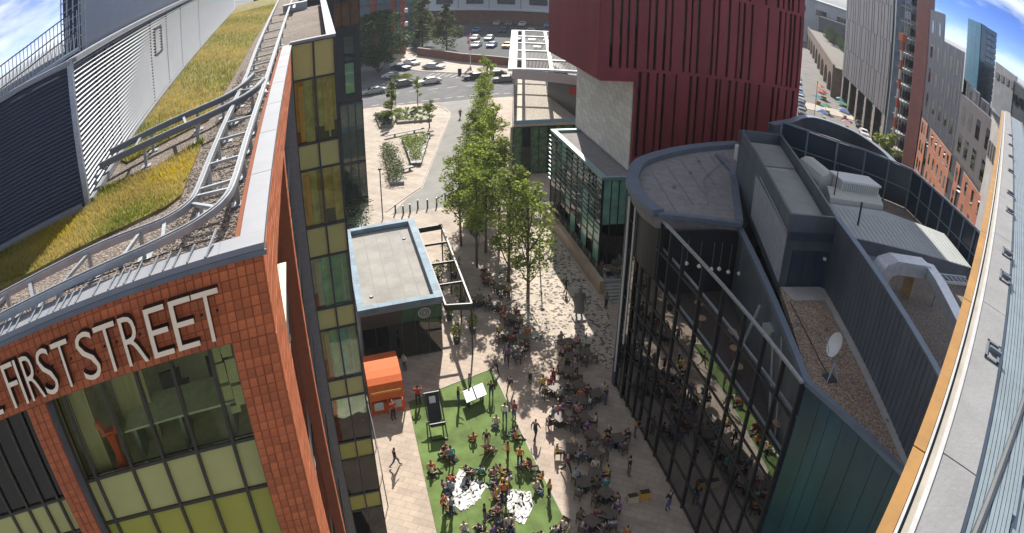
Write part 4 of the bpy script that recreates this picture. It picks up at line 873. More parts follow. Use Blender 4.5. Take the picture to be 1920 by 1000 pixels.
DG = M('bottle green tile', (0.025, 0.085, 0.045), 0.25, var=0.4, scale=3, spec=.7)
for k in range(6): obj('fascia_panel', B().box(1.5 + k * .94, 45.26, 3.2, 2.41 + k * .94, 45.34, 4.24), DG if k > 2 else M('dark brown panel', (0.05, 0.042, 0.038), 0.5), kio)
for k in range(6): obj('shopfront_pane', B().box(1.55 + k * .93, 45.28, .15, 2.42 + k * .93, 45.33, 3.1), WIN_DARK, kio)
obj('side_glazing', B().box(7.06, 45.5, .2, 7.1, 58.5, 4.0), WIN_DARK, kio)
lg = B()
for k in range(28):
    a = 2 * math.pi * k / 28; a2 = 2 * math.pi * (k + 1) / 28
    for (r0, r1) in ((.34, .44), (.19, .25)): lg.add([(5.9 + r0 * math.cos(a), 45.235, 3.72 + r0 * math.sin(a)), (5.9 + r1 * math.cos(a), 45.235, 3.72 + r1 * math.sin(a)), (5.9 + r1 * math.cos(a2), 45.235, 3.72 + r1 * math.sin(a2)), (5.9 + r0 * math.cos(a2), 45.235, 3.72 + r0 * math.sin(a2))], [(0, 1, 2, 3)])
lg.box(5.86, 45.23, 3.6, 5.94, 45.24, 3.86); lg.box(5.78, 45.232, 3.69, 6.02, 45.242, 3.75)
disc = B().beam((5.9, 45.26, 3.72), (5.9, 45.245, 3.72), .02, .02); 
dk = B(); dk.add([(5.9 + .46 * math.cos(2 * math.pi * k / 28), 45.25, 3.72 + .46 * math.sin(2 * math.pi * k / 28)) for k in range(28)], [tuple(range(28))]); sg = obj('round_sign', dk, DARKM, kio)
obj('emblem', lg, M('emblem grey', (0.45, 0.46, 0.43), 0.5), sg)
per = empty('pergola', (8.1, 50.5, 0), 'open black steel pergola attached to the kiosk side', 'pergola')
for (p, q) in (((7.3, 44.5, 4.35), (9.0, 44.2, 4.35)), ((9.0, 44.2, 4.35), (9.3, 57.4, 4.35)), ((7.3, 57.3, 4.35), (9.3, 57.4, 4.35)), ((7.28, 44.5, 4.35), (7.28, 57.3, 4.35))): obj('ring_beam', B().beam(p, q, .12, .5), BLACKM, per)
for y in (47.5, 50.8, 54.2): obj('cross_beam', B().beam((7.34, y, 4.42), (9.05 + (y - 44) * .02, y, 4.42), .1, .2), BLACKM, per)
for y in (44.35, 48.6, 53, 57.3): obj('post', B().box(9.0 + (y - 44.2) * .022 - .05, y - .05, 0, 9.0 + (y - 44.2) * .022 + .05, y + .05, 4.1), BLACKM, per)
LF = [leafmat('bright leaf', (0.34, 0.38, 0.08)), leafmat('mid leaf', (0.22, 0.29, 0.055)), leafmat('dark leaf', (0.10, 0.15, 0.035))]
def leaves(b, c, r, n, size, sq=(1, 1, 1), shell=.55):
    for _ in range(n):
        while True:
            p = Vector((rnd.uniform(-1, 1), rnd.uniform(-1, 1), rnd.uniform(-1, 1)))
            if shell * shell < p.length_squared < 1 or (p.length_squared < 1 and rnd.random() < .35): break
        w = Vector((c[0] + p.x * r * sq[0], c[1] + p.y * r * sq[1], c[2] + p.z * r * sq[2]))
        a = Vector((rnd.gauss(0, 1), rnd.gauss(0, 1), rnd.gauss(0, .6))).normalized(); q = a.cross(Vector((rnd.gauss(0, 1), rnd.gauss(0, 1), rnd.gauss(0, 1)))).normalized(); s = size * rnd.uniform(.6, 1.3)
        b.add([w - a * s, w - q * s * .5, w + a * s, w + q * s * .5], [(0, 1, 2, 3)], rnd.choices((0, 1, 2), (3, 4, 2))[0])
for k, (x, y, h) in enumerate(((8.2, 46, 1.4), (8.3, 49.2, 1.1), (8.0, 52, 1.3), (8.5, 55.6, 1.5), (9.6, 47, 1.3), (9.7, 51.2, 2.0), (9.9, 55.5, 2.2), (9.9, 57.5, 1.6))):
    pl = empty('potted_plant', (x, y, 0), ['leafy potted plant inside the near end of the pergola', 'low potted plant inside the second pergola bay', 'potted plant in the third pergola bay', 'tall potted plant inside the far end of the pergola', 'potted shrub just outside the near pergola corner', 'upright potted shrub outside the middle of the pergola', 'tall potted shrub outside the pergola, near its far end', 'potted shrub beyond the far pergola corner'][k], 'plant', 'potted plants round the pergola')
    obj('pot', B().cone((x, y), .2, .28, 0, .5, 10), DARKM, pl)
    q = B(); leaves(q, (x, y, .5 + h * .5), h * .5, 260, .1, (.6, .6, 1)); obj('foliage', q, LF, pl)
    obj('stem', B().tube([(x, y, .4), (x, y, .5 + h * .6)], .03, 5), M('bark', (0.12, 0.09, 0.065), 0.9, var=.3, scale=8, bump=.4), pl)
# orange awning stall
stl = empty('food_stall', (2.3, 41.3, 0), 'orange canopied food stall in the kiosk shade', 'stall')
ORG = M('orange canvas', (0.68, 0.13, 0.02), 0.75, var=0.08, scale=2, bump=.1)
prof = [(43.3, 2.3), (43.0, 2.42), (42.2, 2.5), (41.2, 2.5), (40.5, 2.42), (40.0, 2.22), (39.7, 1.95), (39.55, 1.62), (39.5, 1.3)]
v = [(1.25, y, z) for y, z in prof] + [(3.5, y, z) for y, z in prof]; n = len(prof)
q = B(); q.add(v, [(i, i + n, i + n + 1, i + 1) for i in range(n - 1)]); q.add([(x - (.01 if x < 2 else -.01), y, z - .02) for x, y, z in v], [(i, i + 1, i + n + 1, i + n) for i in range(n - 1)])
for s in (0, n): q.add([v[s + i] for i in range(n)] + [(v[s][0], y, 1.3) for y, z in prof[::-1][1:]], [tuple(range(2 * n - 1))])
obj('canopy', q, ORG, stl)
obj('canopy_stripe', B().beam((1.4, 39.615, 1.82), (3.35, 39.615, 1.82), .02, .16), M('yellow print', (0.75, 0.35, 0.05), 0.7), stl)
for (x, y) in ((1.3, 39.5), (3.45, 39.5), (2.4, 39.5), (1.3, 43.3), (3.45, 43.3)): obj('post', B().box(x - .04, y - .04, 0, x + .04, y + .04, 1.7 if y < 41 else 2.2), ORG, stl)
obj('counter', B().box(1.3, 39.7, 0, 3.4, 40.3, .85), ORG, stl); obj('menu_board', B().box(1.5, 39.62, .35, 2.1, 39.68, 1.0), WHITE, stl); obj('menu_board', B().box(2.75, 39.62, .35, 3.3, 39.68, 1.0), M('grey board', (0.5, 0.5, 0.48), .6), stl)
obj('stall_body', B().box(1.35, 40.4, 0, 3.4, 43.2, 1.9), DARKM, stl)
# arched trellis against the bay foot
tr_ = empty('arched_trellis', (1.0, 37.5, 0), 'white arched trellis with thin dark legs at the foot of the glass bay', 'trellis')
arc = [(.75 + .35 * math.cos(a), 38.6, 2.2 + .5 * math.sin(a)) for a in [math.pi * i / 10 for i in range(11)]]
obj('arch', B().sweep([(x, y, z) for x, y, z in arc], .5, .05), WHITE, tr_)
for (xa, ya) in ((1.1, 38.3), (1.15, 36.5), (1.2, 34.0), (1.15, 31.5)): obj('leg', B().tube([(xa, ya, 0), (xa - .05, ya + .4, 2.2)], .03, 5), DARKM, tr_)
obj('top_cable', B().tube([(1.05, 38.7, 2.25), (1.1, 36.9, 2.2), (1.15, 34.4, 2.2), (1.1, 31.9, 2.2)], .025, 5), DARKM, tr_)
# ------------------------------------------------------------------ far side of the road
FB = bricks('dark red brick', (0.22, 0.075, 0.05), (0.17, 0.06, 0.045), (0.16, 0.12, 0.1), 1.0, .5, .16, vertical=True, ms=.012)
wl = empty('car_park_wall', (29, 146, 0), 'long dark red brick wall between pavement and car park', 'wall')
wp = [(21.9, 160.5), (29.0, 147.0), (37.4, 138), (60, 129.5), (90, 127)]
for i in range(len(wp) - 1): obj('wall_run', B().beam(wp[i] + (1.0,), wp[i + 1] + (1.0,), .4, 2.0), FB, wl); obj('coping_run', B().beam(wp[i] + (2.06,), wp[i + 1] + (2.06,), .55, .12), M('stone coping', (0.3, 0.26, 0.23), .8), wl)
cpb = empty('car_park_block', (45, 210, 0), 'long brick and white panelled block behind the car park', 'building')
C0, C1_ = Vector((22, 222, 0)), Vector((95, 176, 0)); dd = (C1_ - C0).normalized(); nn = Vector((-dd.y, dd.x, 0))
def slab(t0, t1, z0, z1, dep, out=0.0): 
    p, q = C0 + dd * t0 - nn * out, C0 + dd * t1 - nn * out; return B().prism([(p.x, p.y), (q.x, q.y), (q.x + nn.x * dep, q.y + nn.y * dep), (p.x + nn.x * dep, p.y + nn.y * dep)], z0, z1)
obj('brick_base', slab(0, 86, 0, 5.2, 20), FB, cpb); obj('white_storey', slab(0, 86, 5.21, 22, 20, .3), M('white cladding', (0.55, 0.58, 0.62), .5, var=.06), cpb); obj('ledge', slab(0, 86, 5.0, 5.6, 1, .9), M('pale ledge', (0.6, 0.62, 0.63), .6), cpb)
for k in range(9):
    for z in (7.4, 13.5): obj('window', slab(6 + k * 9, 11 + k * 9, z, z + 3.2, .4, .42), DARKM, cpb)
    obj('panel_joint', slab(3.5 + k * 9, 3.7 + k * 9, 5.7, 22, .2, .33), ZINC, cpb)
rbk = empty('red_clad_flats', (14, 168, 0), 'blue glass and red clad block behind the big dark tree', 'building')
obj('core', B().prism([(6, 172), (19.5, 165), (24, 185), (8, 190)], 0, 34), M('dull blue glass', (0.04, 0.08, 0.11), 0.25, var=.35, scale=.5, spec=.8), rbk)
for (xa, ya, w) in ((12.6, 168.4, 1.2), (16.8, 166.2, 1.0), (18.8, 165.2, 1.0)): obj('red_pier', B().box(xa, ya - .6, 0, xa + w, ya + .5, 34), M('red cladding', (0.28, 0.045, 0.03), .5), rbk)
for k in range(8): obj('floor_band', B().beam((6, 171.6, 3 + k * 4), (19.6, 164.6, 3 + k * 4), .5, .3), DARKM, rbk)
for k in range(7): obj('balcony', B().box(19.6, 164.5, 4 + k * 4, 20.4, 165.6, 5.2 + k * 4), WHITE, rbk)
# ------------------------------------------------------------------ right background
gr = empty('grey_finned_block', (100, 115, 0), 'tall grey block with dark vertical slots on pale legs, right of red tower', 'building')
G0, G1 = Vector((110.5, 131.5, 0)), Vector((92.8, 96.6, 0)); d = (G1 - G0).normalized(); nn = (G0 + G1).normalized(); L = (G1 - G0).length
GREYP = M('grey fibre panel', (0.2, 0.19, 0.19), 0.6, var=.08, scale=.3, rand=.05)
def gpr(t0, t1, z0, z1, o0, o1):
    p, q = G0 + d * t0, G0 + d * t1; return B().prism([(p.x + nn.x * o0, p.y + nn.y * o0), (q.x + nn.x * o0, q.y + nn.y * o0), (q.x + nn.x * o1, q.y + nn.y * o1), (p.x + nn.x * o1, p.y + nn.y * o1)], z0, z1)
sgn = 1
obj('core', gpr(0, L, 8.6, 60, .45 * sgn, 22 * sgn), SLOT, gr)
zt = [8.6, 17, 26, 35, 44, 60]
for r_ in range(5):
    t = 0.0; k = r_
    while t < L - .6:
        w = [2.0, 2.7, 1.6, 3.3, 2.3][k % 5]; w = min(w, L - t); obj('panel', gpr(t, t + w - .42, zt[r_] + .05, zt[r_ + 1] - .05, 0, .44 * sgn), GREYP, gr); t += w; k += 1
for k in range(6):
    t = .5 + k * (L - 2) / 5; obj('leg', gpr(t, t + 1.4, 0, 8.55, .1 * sgn, 2.2 * sgn), M('pale leg', (0.36, 0.30, 0.26), .7, var=.1), gr)
obj('ground_floor', gpr(.6, L - .6, 0, 8.5, 3 * sgn, 20 * sgn), WIN_DARK, gr)
obj('side_wall', gpr(L + .02, L + 1.2, 0, 60, .6 * sgn, 22 * sgn), M('blue black glazing', (0.02, 0.035, 0.045), .3, var=.3), gr)
scf = empty('scaffolded_block', (84, 84, 0), 'red brown block with scaffold stair tower beside the grey block', 'building')
def P(azd, D): return (math.sin(R(azd)) * D, math.cos(R(azd)) * D)
a, c, e, f_ = P(45.75, 112), P(46.75, 108), P(47.2, 125), P(45.6, 128)
obj('red_wall', B().prism([a, c, e, f_], 0, 62), M('ox red render', (0.16, 0.045, 0.035), .7, var=.2, scale=.4), scf)
a, c, e, f_ = P(44.05, 124), P(45.74, 118), P(45.6, 128), P(44.0, 134)
obj('grey_core', B().prism([a, c, e, f_], 0, 62), M('blue concrete', (0.09, 0.12, 0.14), .7, var=.4, scale=.5), scf)
for k in range(18):
    z = 3 + k * 3.3; a, c = P(44.75, 119), P(45.75, 115.5); obj('deck', B().beam(a + (z,), c + (z,), 1.6, .18), GREYC, scf); obj('guard_rail', B().beam(a + (z + 1.1,), c + (z + 1.1,), .08, .08), GALV, scf)
    a, c = P(45.1, 117.6), P(45.7, 115.6); obj('window', B().beam(a + (z + 1.7,), c + (z + 1.7,), 1.75, 1.6), WIN_DARK, scf)
for az in (44.8, 45.0, 45.25, 45.5, 45.74): obj('scaffold_pole', B().tube([P(az, 115.6) + (0,), P(az, 115.6) + (62,)], .07, 5), GALV, scf)
mst = empty('hoist_mast', P(44.7, 112) + (0,), 'red and white hoist mast rising in front of the scaffold', 'mast')
x, y = P(44.7, 112)
for k in range(14): obj('mast_section', B().box(x - .2, y - .2, 2 + k * 1.9, x + .2, y + .2, 3.85 + k * 1.9), M('mast red', (0.5, 0.12, 0.06), .6) if k % 2 else M('mast white', (0.6, 0.56, 0.5), .6), mst)
obj('cap', B().box(x - .5, y - .5, 28.6, x + .5, y + .5, 30.2), M('mast orange', (0.55, 0.2, 0.1), .6), mst)
# brick and dark clad apartment block
ap = empty('brick_apartment_block', P(49, 90) + (0,), 'orange brick and charcoal apartment block with dark balcony strips', 'building')
B0, B1 = Vector(P(46.85, 103.6) + (0,)), Vector(P(54.8, 64.5) + (0,)); d = (B1 - B0).normalized(); nn = (B0 + B1).normalized(); L = (B1 - B0).length
def apr(t0, t1, z0, z1, o0, o1):
    p, q = B0 + d * t0, B0 + d * t1; return B().prism([(p.x + nn.x * o0, p.y + nn.y * o0), (q.x + nn.x * o0, q.y + nn.y * o0), (q.x + nn.x * o1, q.y + nn.y * o1), (p.x + nn.x * o1, p.y + nn.y * o1)], z0, z1)
APB = bricks('orange brick', (0.46, 0.17, 0.085), (0.40, 0.145, 0.075), (0.26, 0.15, 0.11), 1.0, .6, .2, vertical=True, ms=.008)
CHAR = M('charcoal cladding', (0.05, 0.052, 0.066), .5, var=.15, scale=.5)
GR2 = M('warm grey cladding', (0.115, 0.105, 0.105), .6, var=.2, scale=.6, stretch=(3, 3, .2))
obj('core', apr(0, L, 0, 17.4, .5, 16), CHAR, ap)
obj('upper_left', apr(0, 9, 17.41, 37.4, .4, 5), CHAR, ap); obj('upper_middle', apr(9.02, 20.5, 17.41, 32.6, .4, 4), CHAR, ap); obj('upper_right', apr(20.52, L, 17.41, 26.4, .4, 4), GR2, ap)
strips = [(4.6, 6.6), (19.6, 22.4), (24.4, 26.2), (38, 40.5)]
bounds = [0] + [v for s in strips for v in s] + [L]
for i in range(0, len(bounds), 2): obj('brick_bay', apr(bounds[i], bounds[i + 1], 0, 17.0, 0, .5), APB, ap)
for (ta, tb) in strips:
    for k in range(5): obj('balcony', apr(ta + .1, tb - .1, 1 + k * 3.2, 2.0 + k * 3.2, .05, .45), WIN_DARK, ap)
for t in (1.3, 2.9, 8.3, 11.0, 13.6, 16.2, 18.2, 23.3, 28, 31, 34, 36.5):
    for k in range(5):
        z = 2.0 + k * 3.15; w_o = obj('window', apr(t - .45, t + .45, z, z + 1.9, -.02, .02), WIN_DARK, ap)
        if t < 20: obj('sill', apr(t - .5, t + .5, z - .12, z - .01, -.06, .03), GREYC, w_o)
for t in (2, 6.5, 10.5, 14, 17.5):
    for z in (19.5, 24, 28.5) + ((33,) if t < 8 else ()): obj('window', apr(t - .5, t + .7, z, z + 2.4, .34, .42), WIN_GREEN if (t + z) % 2 else WIN_DARK, ap)
    obj('downpipe', apr(t + 1.8, t + 1.95, 17.6, 36.8 if t < 6 else 32.4, .28, .36), GALV, ap)
for t in (22.5, 25.5, 29, 33, 36):
    for z in (18.4, 22.4): obj('window', apr(t - .8, t + .8, z, z + 2.6, .34, .42), WIN_DARK, ap)
for k in range(4): obj('roof_terrace_screen', apr(21 + k * 4, 24.5 + k * 4, 26.42, 28.6 - .4 * k, 1.5, 4), CHAR, ap); obj('terrace_window', apr(21.6 + k * 4, 23 + k * 4, 26.6, 28.4 - .4 * k, 1.42, 1.48), WIN_BLUE, ap)
# blue glass tower
bt = empty('blue_glass_tower', P(51.2, 150) + (0,), 'pale blue mirrored glass tower against the sky', 'tower')
e0, e1_, e2_ = P(50.05, 158), P(51.2, 150), P(52.55, 156); far = P(51.3, 168)
BLU = M('sky blue glazing', (0.10, 0.32, 0.48), 0.25, 0.0, var=.15, scale=.15, spec=.9); BLD = M('deep blue glazing', (0.03, 0.09, 0.13), .15, .2, var=.2, scale=.2, spec=.9)
obj('core', B().prism([P(50.1, 158.5), P(51.2, 150.6), P(52.5, 156.5), far], 0, 41), DARKM, bt)
for k in range(12):
    z0, z1 = 22 + k * 1.65, 23.6 + k * 1.65
    for j in range(3): obj('blue_pane', B().beam((lerp(e0[0], e1_[0], j / 3), lerp(e0[1], e1_[1], j / 3), (z0 + z1) / 2), (lerp(e0[0], e1_[0], (j + .97) / 3), lerp(e0[1], e1_[1], (j + .97) / 3), (z0 + z1) / 2), .2, z1 - z0), BLU, bt)
    for j in range(3): obj('dark_pane', B().beam((lerp(e1_[0], e2_[0], j / 3), lerp(e1_[1], e2_[1], j / 3), (z0 + z1) / 2), (lerp(e1_[0], e2_[0], (j + .95) / 3), lerp(e1_[1], e2_[1], (j + .95) / 3), (z0 + z1) / 2), .2, z1 - z0 - (.25 if j else 0)), BLD, bt)
# hazy blocks beyond the parapet
for k, (a0, a1, D, z, c, lab) in enumerate(((52.6, 54.4, 175, 33.5, (0.33, 0.35, 0.38), 'pale distant block just right of the blue glass tower'), (54.3, 56.5, 140, 31.4, (0.10, 0.12, 0.15), 'dark distant block at the right edge of the skyline'), (52.7, 53.6, 72, 27.0, (0.42, 0.41, 0.38), 'pale grey gabled wall below the skyline by the parapet'))):
    q = empty('distant_block', P((a0 + a1) / 2, D) + (0,), lab, 'building')
    obj('body', B().prism([P(a0, D), P(a1, D * .93), P(a1 + .2, D * 1.1), P(a0, D * 1.15)], 0, [z, z - 1, z - 1, z]), M('block tone %d' % k, c, .7, var=.2, scale=.3), q)
    for j in range(4): p0, p1 = P(lerp(a0, a1, j / 4 + .05), D * .999 - D * .07 * (j / 4 + .05) - .3), P(lerp(a0, a1, j / 4 + .2), D * .999 - D * .07 * (j / 4 + .2) - .3); obj('window', B().beam(p0 + (z - 4,), p1 + (z - 4,), .1, 2), WIN_BLUE, q)
# railway viaduct beyond the red tower
vd = empty('railway_viaduct', (130, 168, 0), 'brown brick railway viaduct with arches beyond the market street', 'viaduct')
V0, V1 = Vector((112, 137, 0)), Vector((172, 228, 0)); d = (V1 - V0).normalized(); nn = Vector((d.y, -d.x, 0)); L = (V1 - V0).length
def vpt(t, o, z): p = V0 + d * t + nn * o; return (p.x, p.y, z)
VB = bricks('sooty brick', (0.22, 0.15, 0.1), (0.17, 0.115, 0.085), (0.14, 0.11, 0.09), 1.0, .6, .2, vertical=True)
n = 9; aw = L / n
for k in range(n):
    q = B(); t0 = k * aw; prof = [(t0 + 1.2, 0)] + [(t0 + aw / 2 - (aw / 2 - 1.2) * math.cos(math.pi * i / 8), 3.5 + 3.2 * math.sin(math.pi * i / 8)) for i in range(9)] + [(t0 + aw - 1.2, 0)]
    outl = [(t0, 0)] + prof + [(t0 + aw, 0), (t0 + aw, 9), (t0, 9)]
    vs = [vpt(t, 0, z) for t, z in outl] + [vpt(t, 8, z) for t, z in outl]; m_ = len(outl)
    q.add(vs, [tuple(range(m_)), tuple(range(m_, 2 * m_))[::-1]] + [(i, (i + 1) % m_, m_ + (i + 1) % m_, m_ + i) for i in range(m_)]); obj('arch', q, VB, vd)
obj('parapet', B().beam(vpt(0, .2, 9.5), vpt(L, .2, 9.5), .5, .98), VB, vd); obj('track_bed', B().prism([vpt(0, .5, 0)[:2], vpt(L, .5, 0)[:2], vpt(L, 8, 0)[:2], vpt(0, 8, 0)[:2]], 9.01, 9.2), M('ballast', (0.2, 0.18, 0.16), .95, var=.3), vd)
nb = empty('slate_warehouse', (190, 235, 0), 'pale warehouse beyond the viaduct between red tower and grey block', 'building')
obj('body', B().prism([(160, 262), (205, 214), (230, 240), (185, 285)], 0, 24), M('warehouse pale', (0.34, 0.36, 0.38), .7, var=.15, scale=.2), nb)
obj('dark_annex', B().prism([(176, 226), (190, 212), (205, 226), (190, 240)], 0, 17), CHAR, nb)
for k in range(6): obj('window', B().beam((165 + k * 6, 256.3 - k * 6.4, 18), (168 + k * 6, 253.1 - k * 6.4, 18), .5, 3), WIN_BLUE, nb)
obj('roof_edge', B().beam((159.6, 261.6, 24.2), (204.6, 213.6, 24.2), 1.0, .6), ZINC, nb)
# ------------------------------------------------------------------ parapet of the building the camera is on
par = empty('roof_parapet', (3, 2.2, 31.4), 'near roof parapet with ochre edge, grey concrete coping and metal decking', 'parapet')
az = R(53.5); U = Vector((math.sin(az), math.cos(az), 0)); Nn = Vector((math.cos(az), -math.sin(az), 0))
def pp(u, n, z): p = U * u + Nn * n; return (p.x, p.y, z)
def strip(u0, u1, n0, n1, z0, z1): return B().prism([pp(u0, n0, 0)[:2], pp(u1, n0, 0)[:2], pp(u1, n1, 0)[:2], pp(u0, n1, 0)[:2]], z0, z1)
PZ = 31.6
OCH = M('ochre timber edge', (0.33, 0.165, 0.035), .7, var=.18, scale=3, stretch=(1, 1, 1), bump=.1)
for k in range(12):
    u0 = 1.0 + k * 2.4; obj('edge_board', strip(u0, u0 + 2.385, -.002, .078, 29.0, PZ), OCH, par)
obj('white_trim', strip(1, 30, .082, .1, 29, PZ - .005), M('off white drip', (0.46, 0.46, 0.45), .6), par)
obj('gasket', strip(1, 30, .1, .118, 29, PZ - .04), M('blue black gasket', (0.03, 0.05, 0.07), .6), par)
obj('cream_trim', strip(1, 30, .118, .152, 29, PZ - .01), M('cream trim', (0.34, 0.31, 0.26), .7, var=.15, scale=4), par)
obj('white_drip', strip(1, 30, .152, .182, 29, PZ + .01), M('off white drip', (0.46, 0.46, 0.45), .6), par)
for k in range(12):
    u0 = 1.0 + k * 2.5; obj('coping_stone', strip(u0, u0 + 2.49, .183, .435, 29, PZ + rnd.uniform(-.003, .003)), M('grey coping concrete', (0.24, 0.237, 0.24), .85, var=.1, scale=3, bump=.25, bscale=30), par)
MET = M('grey steel decking', (0.22, 0.27, 0.3), .45, .3, var=.12, scale=4, stretch=(1, 1, 1))
obj('deck_base', strip(1, 30, .44, 2.6, 29, PZ - .14), DARKM, par)
def nlim(u): return .55 + .16 * min(u, 7) / 3.2 if u < 30 else .9
for k in range(16):                                          # slats of the first deck, cut along a slanting edge
    n0 = .445 + k * .032; u0 = max(1.0, (n0 - .40) / .30 * 4.0 - 1.4) if k > 3 else 1.0
    obj('deck_slat', strip(u0, 30, n0, n0 + .027, PZ - .10, PZ - .05 + .004 * (k % 2)), MET, par)
obj('deck_edge_tube', B().tube([pp(1.2, .50, PZ - .05), pp(2.9, .52, PZ - .05), pp(3.7, .60, PZ - .05), pp(4.8, .72, PZ - .05), pp(7.2, .92, PZ - .05), pp(12, .99, PZ - .05), pp(30, 1.0, PZ - .05)], .03, 8), M('dark edge tube', (0.06, 0.07, 0.08), .6), par)
for k in range(26):                                          # second deck, lower, slats ending in a saw-tooth
    n0 = .56 + k * .075; u1 = 2.35 + k * .55
    q = B(); z0, z1 = PZ - .139, PZ - .10
    q.prism([pp(1.0, n0, 0)[:2], pp(u1, n0, 0)[:2], pp(u1 + .35, n0 + .066, 0)[:2], pp(1.0, n0 + .066, 0)[:2]], z0, z1); obj('lower_slat', q, MET, par)
for k, (u, n) in enumerate(((5.1, .36), (7.0, .38), (7.9, .38), (10.2, .38), (11.6, .38), (14.0, .38), (16.2, .38), (18.5, .38), (21, .38))):
    br_ = B(); s = 1.0
    for (a, c) in (((-.16, -.09), (-.13, .1)), ((.13, -.09), (.16, .1)), ((-.16, .07), (.16, .1)), ((-.16, -.09), (.16, -.06))): br_.add(strip(u + a[0] * s, u + c[0] * s, n + a[1] * .7, n + c[1] * .7, PZ + .004, PZ + .02).v, strip(0, 1, 0, 1, 0, 1).f)
    br_.add(strip(u - .015, u + .015, n - .03, n + .08, PZ + .004, PZ + .05).v, strip(0, 1, 0, 1, 0, 1).f)
    obj('fixing_bracket', br_, ZINCD, par)
# ------------------------------------------------------------------ trees and planting
BARK = M('bark', (0.12, 0.09, 0.065))
LFD = [leafmat('deep leaf a', (0.06, 0.105, 0.022)), leafmat('deep leaf b', (0.035, 0.07, 0.02)), leafmat('deep leaf c', (0.02, 0.045, 0.014))]
LFO = [leafmat('olive leaf a', (0.16, 0.17, 0.05)), leafmat('olive leaf b', (0.09, 0.125, 0.035)), leafmat('olive leaf c', (0.05, 0.08, 0.025))]
LFY = [leafmat('lime leaf a', (0.44, 0.50, 0.09)), leafmat('lime leaf b', (0.23, 0.33, 0.055)), leafmat('lime leaf c', (0.14, 0.19, 0.04))]
def make_tree(h, clear, rad, nleaf, mats, leaf=.17, shape='round', clumps=26):
    """trunk with limbs, crown of leaf clumps; local coordinates"""
    t = B(); lean = Vector((rnd.uniform(-.15, .15), rnd.uniform(-.15, .15), 0)); n = 7; rb = h * .0105 + .02
    path = [Vector((lean.x * (i / n) + rnd.uniform(-.03, .03), lean.y * (i / n) + rnd.uniform(-.03, .03), h * .93 * i / n)) for i in range(n + 1)]
    t.tube(path, [rb * (1 - .85 * i / n) for i in range(n + 1)], 7)
    cr = B(); tips = []
    for k in range(clumps):
        f = rnd.random() if shape != 'round' else rnd.betavariate(1.25, 1.25)
        z = clear + (h - clear) * f
        if shape == 'round': env = rad * math.sqrt(max(.04, 1 - (2 * f - .95) ** 2))
        elif shape == 'column': env = rad * (.45 + .55 * math.sin(math.pi * min(1, f * .8 + .18)))
        else: env = rad * (1.05 - f) ** .8
        a = rnd.uniform(0, 6.28); r = env * math.sqrt(rnd.random()) * .85
        p = Vector((math.cos(a) * r, math.sin(a) * r, z)) + lean * f; tips.append((p, env))
    for k, (p, env) in enumerate(tips):
        if k % 2 == 0:
            zb = max(clear * .8, p.z - env * .7); base = path[min(n, int(zb / (h * .93) * n))]; mid = (base + p) / 2 + Vector((0, 0, -.15 * env)); t.tube([base, mid, p], [rb * .45, rb * .3, .012], 5)
        leaves(cr, p, max(.35, env * .42) * rnd.uniform(.75, 1.25), nleaf // clumps, leaf, (1, 1, .8), .3)
    root = bpy.data.objects.new('tree', None)
    tm_, cm_ = mesh_of('trunk', t, BARK, True), mesh_of('crown', cr, mats)
    return tm_, cm_
def place_tree(name, pr, x, y, rz, s, label, group, z=0.0):
    r = empty(name, (x, y, z), label, 'tree', group, rz); r.scale = (s[0], s[0], s[1])
    for nm, me in (('trunk', pr[0]), ('crown', pr[1])):
        o = bpy.data.objects.new(nm, me); COL.objects.link(o); o.parent = r
    return r
AV = [make_tree(rnd.uniform(10.6, 12.2), 3.3, rnd.uniform(1.6, 2.2), rnd.randint(2400, 3300), LF if _ % 2 else LFY, .15, 'column', rnd.randint(38, 50)) for _ in range(5)]
rowt = [(14.8, 50.7, 1.0), (14.0, 53.6, 1.08), (12.1, 56.8, .96), (11.6, 61.2, .98), (13.4, 59.2, 1.04), (13.0, 63.4, .9), (15.2, 61.6, 1.0), (14.2, 65.5, .98), (13.8, 68.0, .94), (15.6, 70, .95), (17.5, 73.5, .9), (16.6, 77.5, .86), (18.6, 81, .84), (18.9, 86.5, .8), (20.5, 91.5, .76), (21.5, 97, .74), (23.2, 102.5, .76), (25.0, 109, .84)]
lab = ['avenue tree nearest the statue, standing alone over the setts', 'avenue tree at the near end of the row behind the setts', 'avenue tree nearest the pergola corner', 'avenue tree on the lane side, behind the pergola end', 'avenue tree behind the pergola side of the clump', 'avenue tree deep inside the near clump, lane side', 'avenue tree in the middle of the near clump', 'avenue tree at the back left of the near clump', 'avenue tree at the back right of the near clump', 'avenue tree just beyond the near clump', 'eleventh avenue tree, near the pavilion', 'avenue tree left of the pavilion front', 'avenue tree halfway to the road, lane side', 'avenue tree in the narrow far row, beside the pavilion', 'fourth avenue tree from the road', 'third avenue tree from the road', 'second avenue tree from the road', 'avenue tree at the road end of the row']
for k, (x, y, s) in enumerate(rowt): place_tree('avenue_tree', AV[k % 5], x, y, rnd.uniform(0, 6.28), (s * rnd.uniform(.92, 1.1), s * rnd.uniform(.9, 1.06)), lab[k], 'trees of the central avenue')
CON = make_tree(6.8, .7, 1.5, 3000, LF, .15, 'cone', 30); YNG = make_tree(5.8, 1.7, .75, 900, LF, .13, 'column', 12); BIG = make_tree(16, 2.0, 6.2, 8500, LFD, .30, 'round', 52); OLV = make_tree(13, .8, 4.0, 5200, LFO, .26, 'cone', 36)
place_tree('conical_tree', CON, 10.6, 107, 0, (1, 1), 'conical green tree in the planted bed by the road', 'trees by the road')
place_tree('young_tree', YNG, 15.2, 112.9, 1, (1, 1), 'slim young tree at the kerb by the road', 'trees by the road')
place_tree('young_tree', YNG, 14.9, 99.8, 2, (1.2, .8), 'small round tree alone on the pale paving', 'trees by the road')
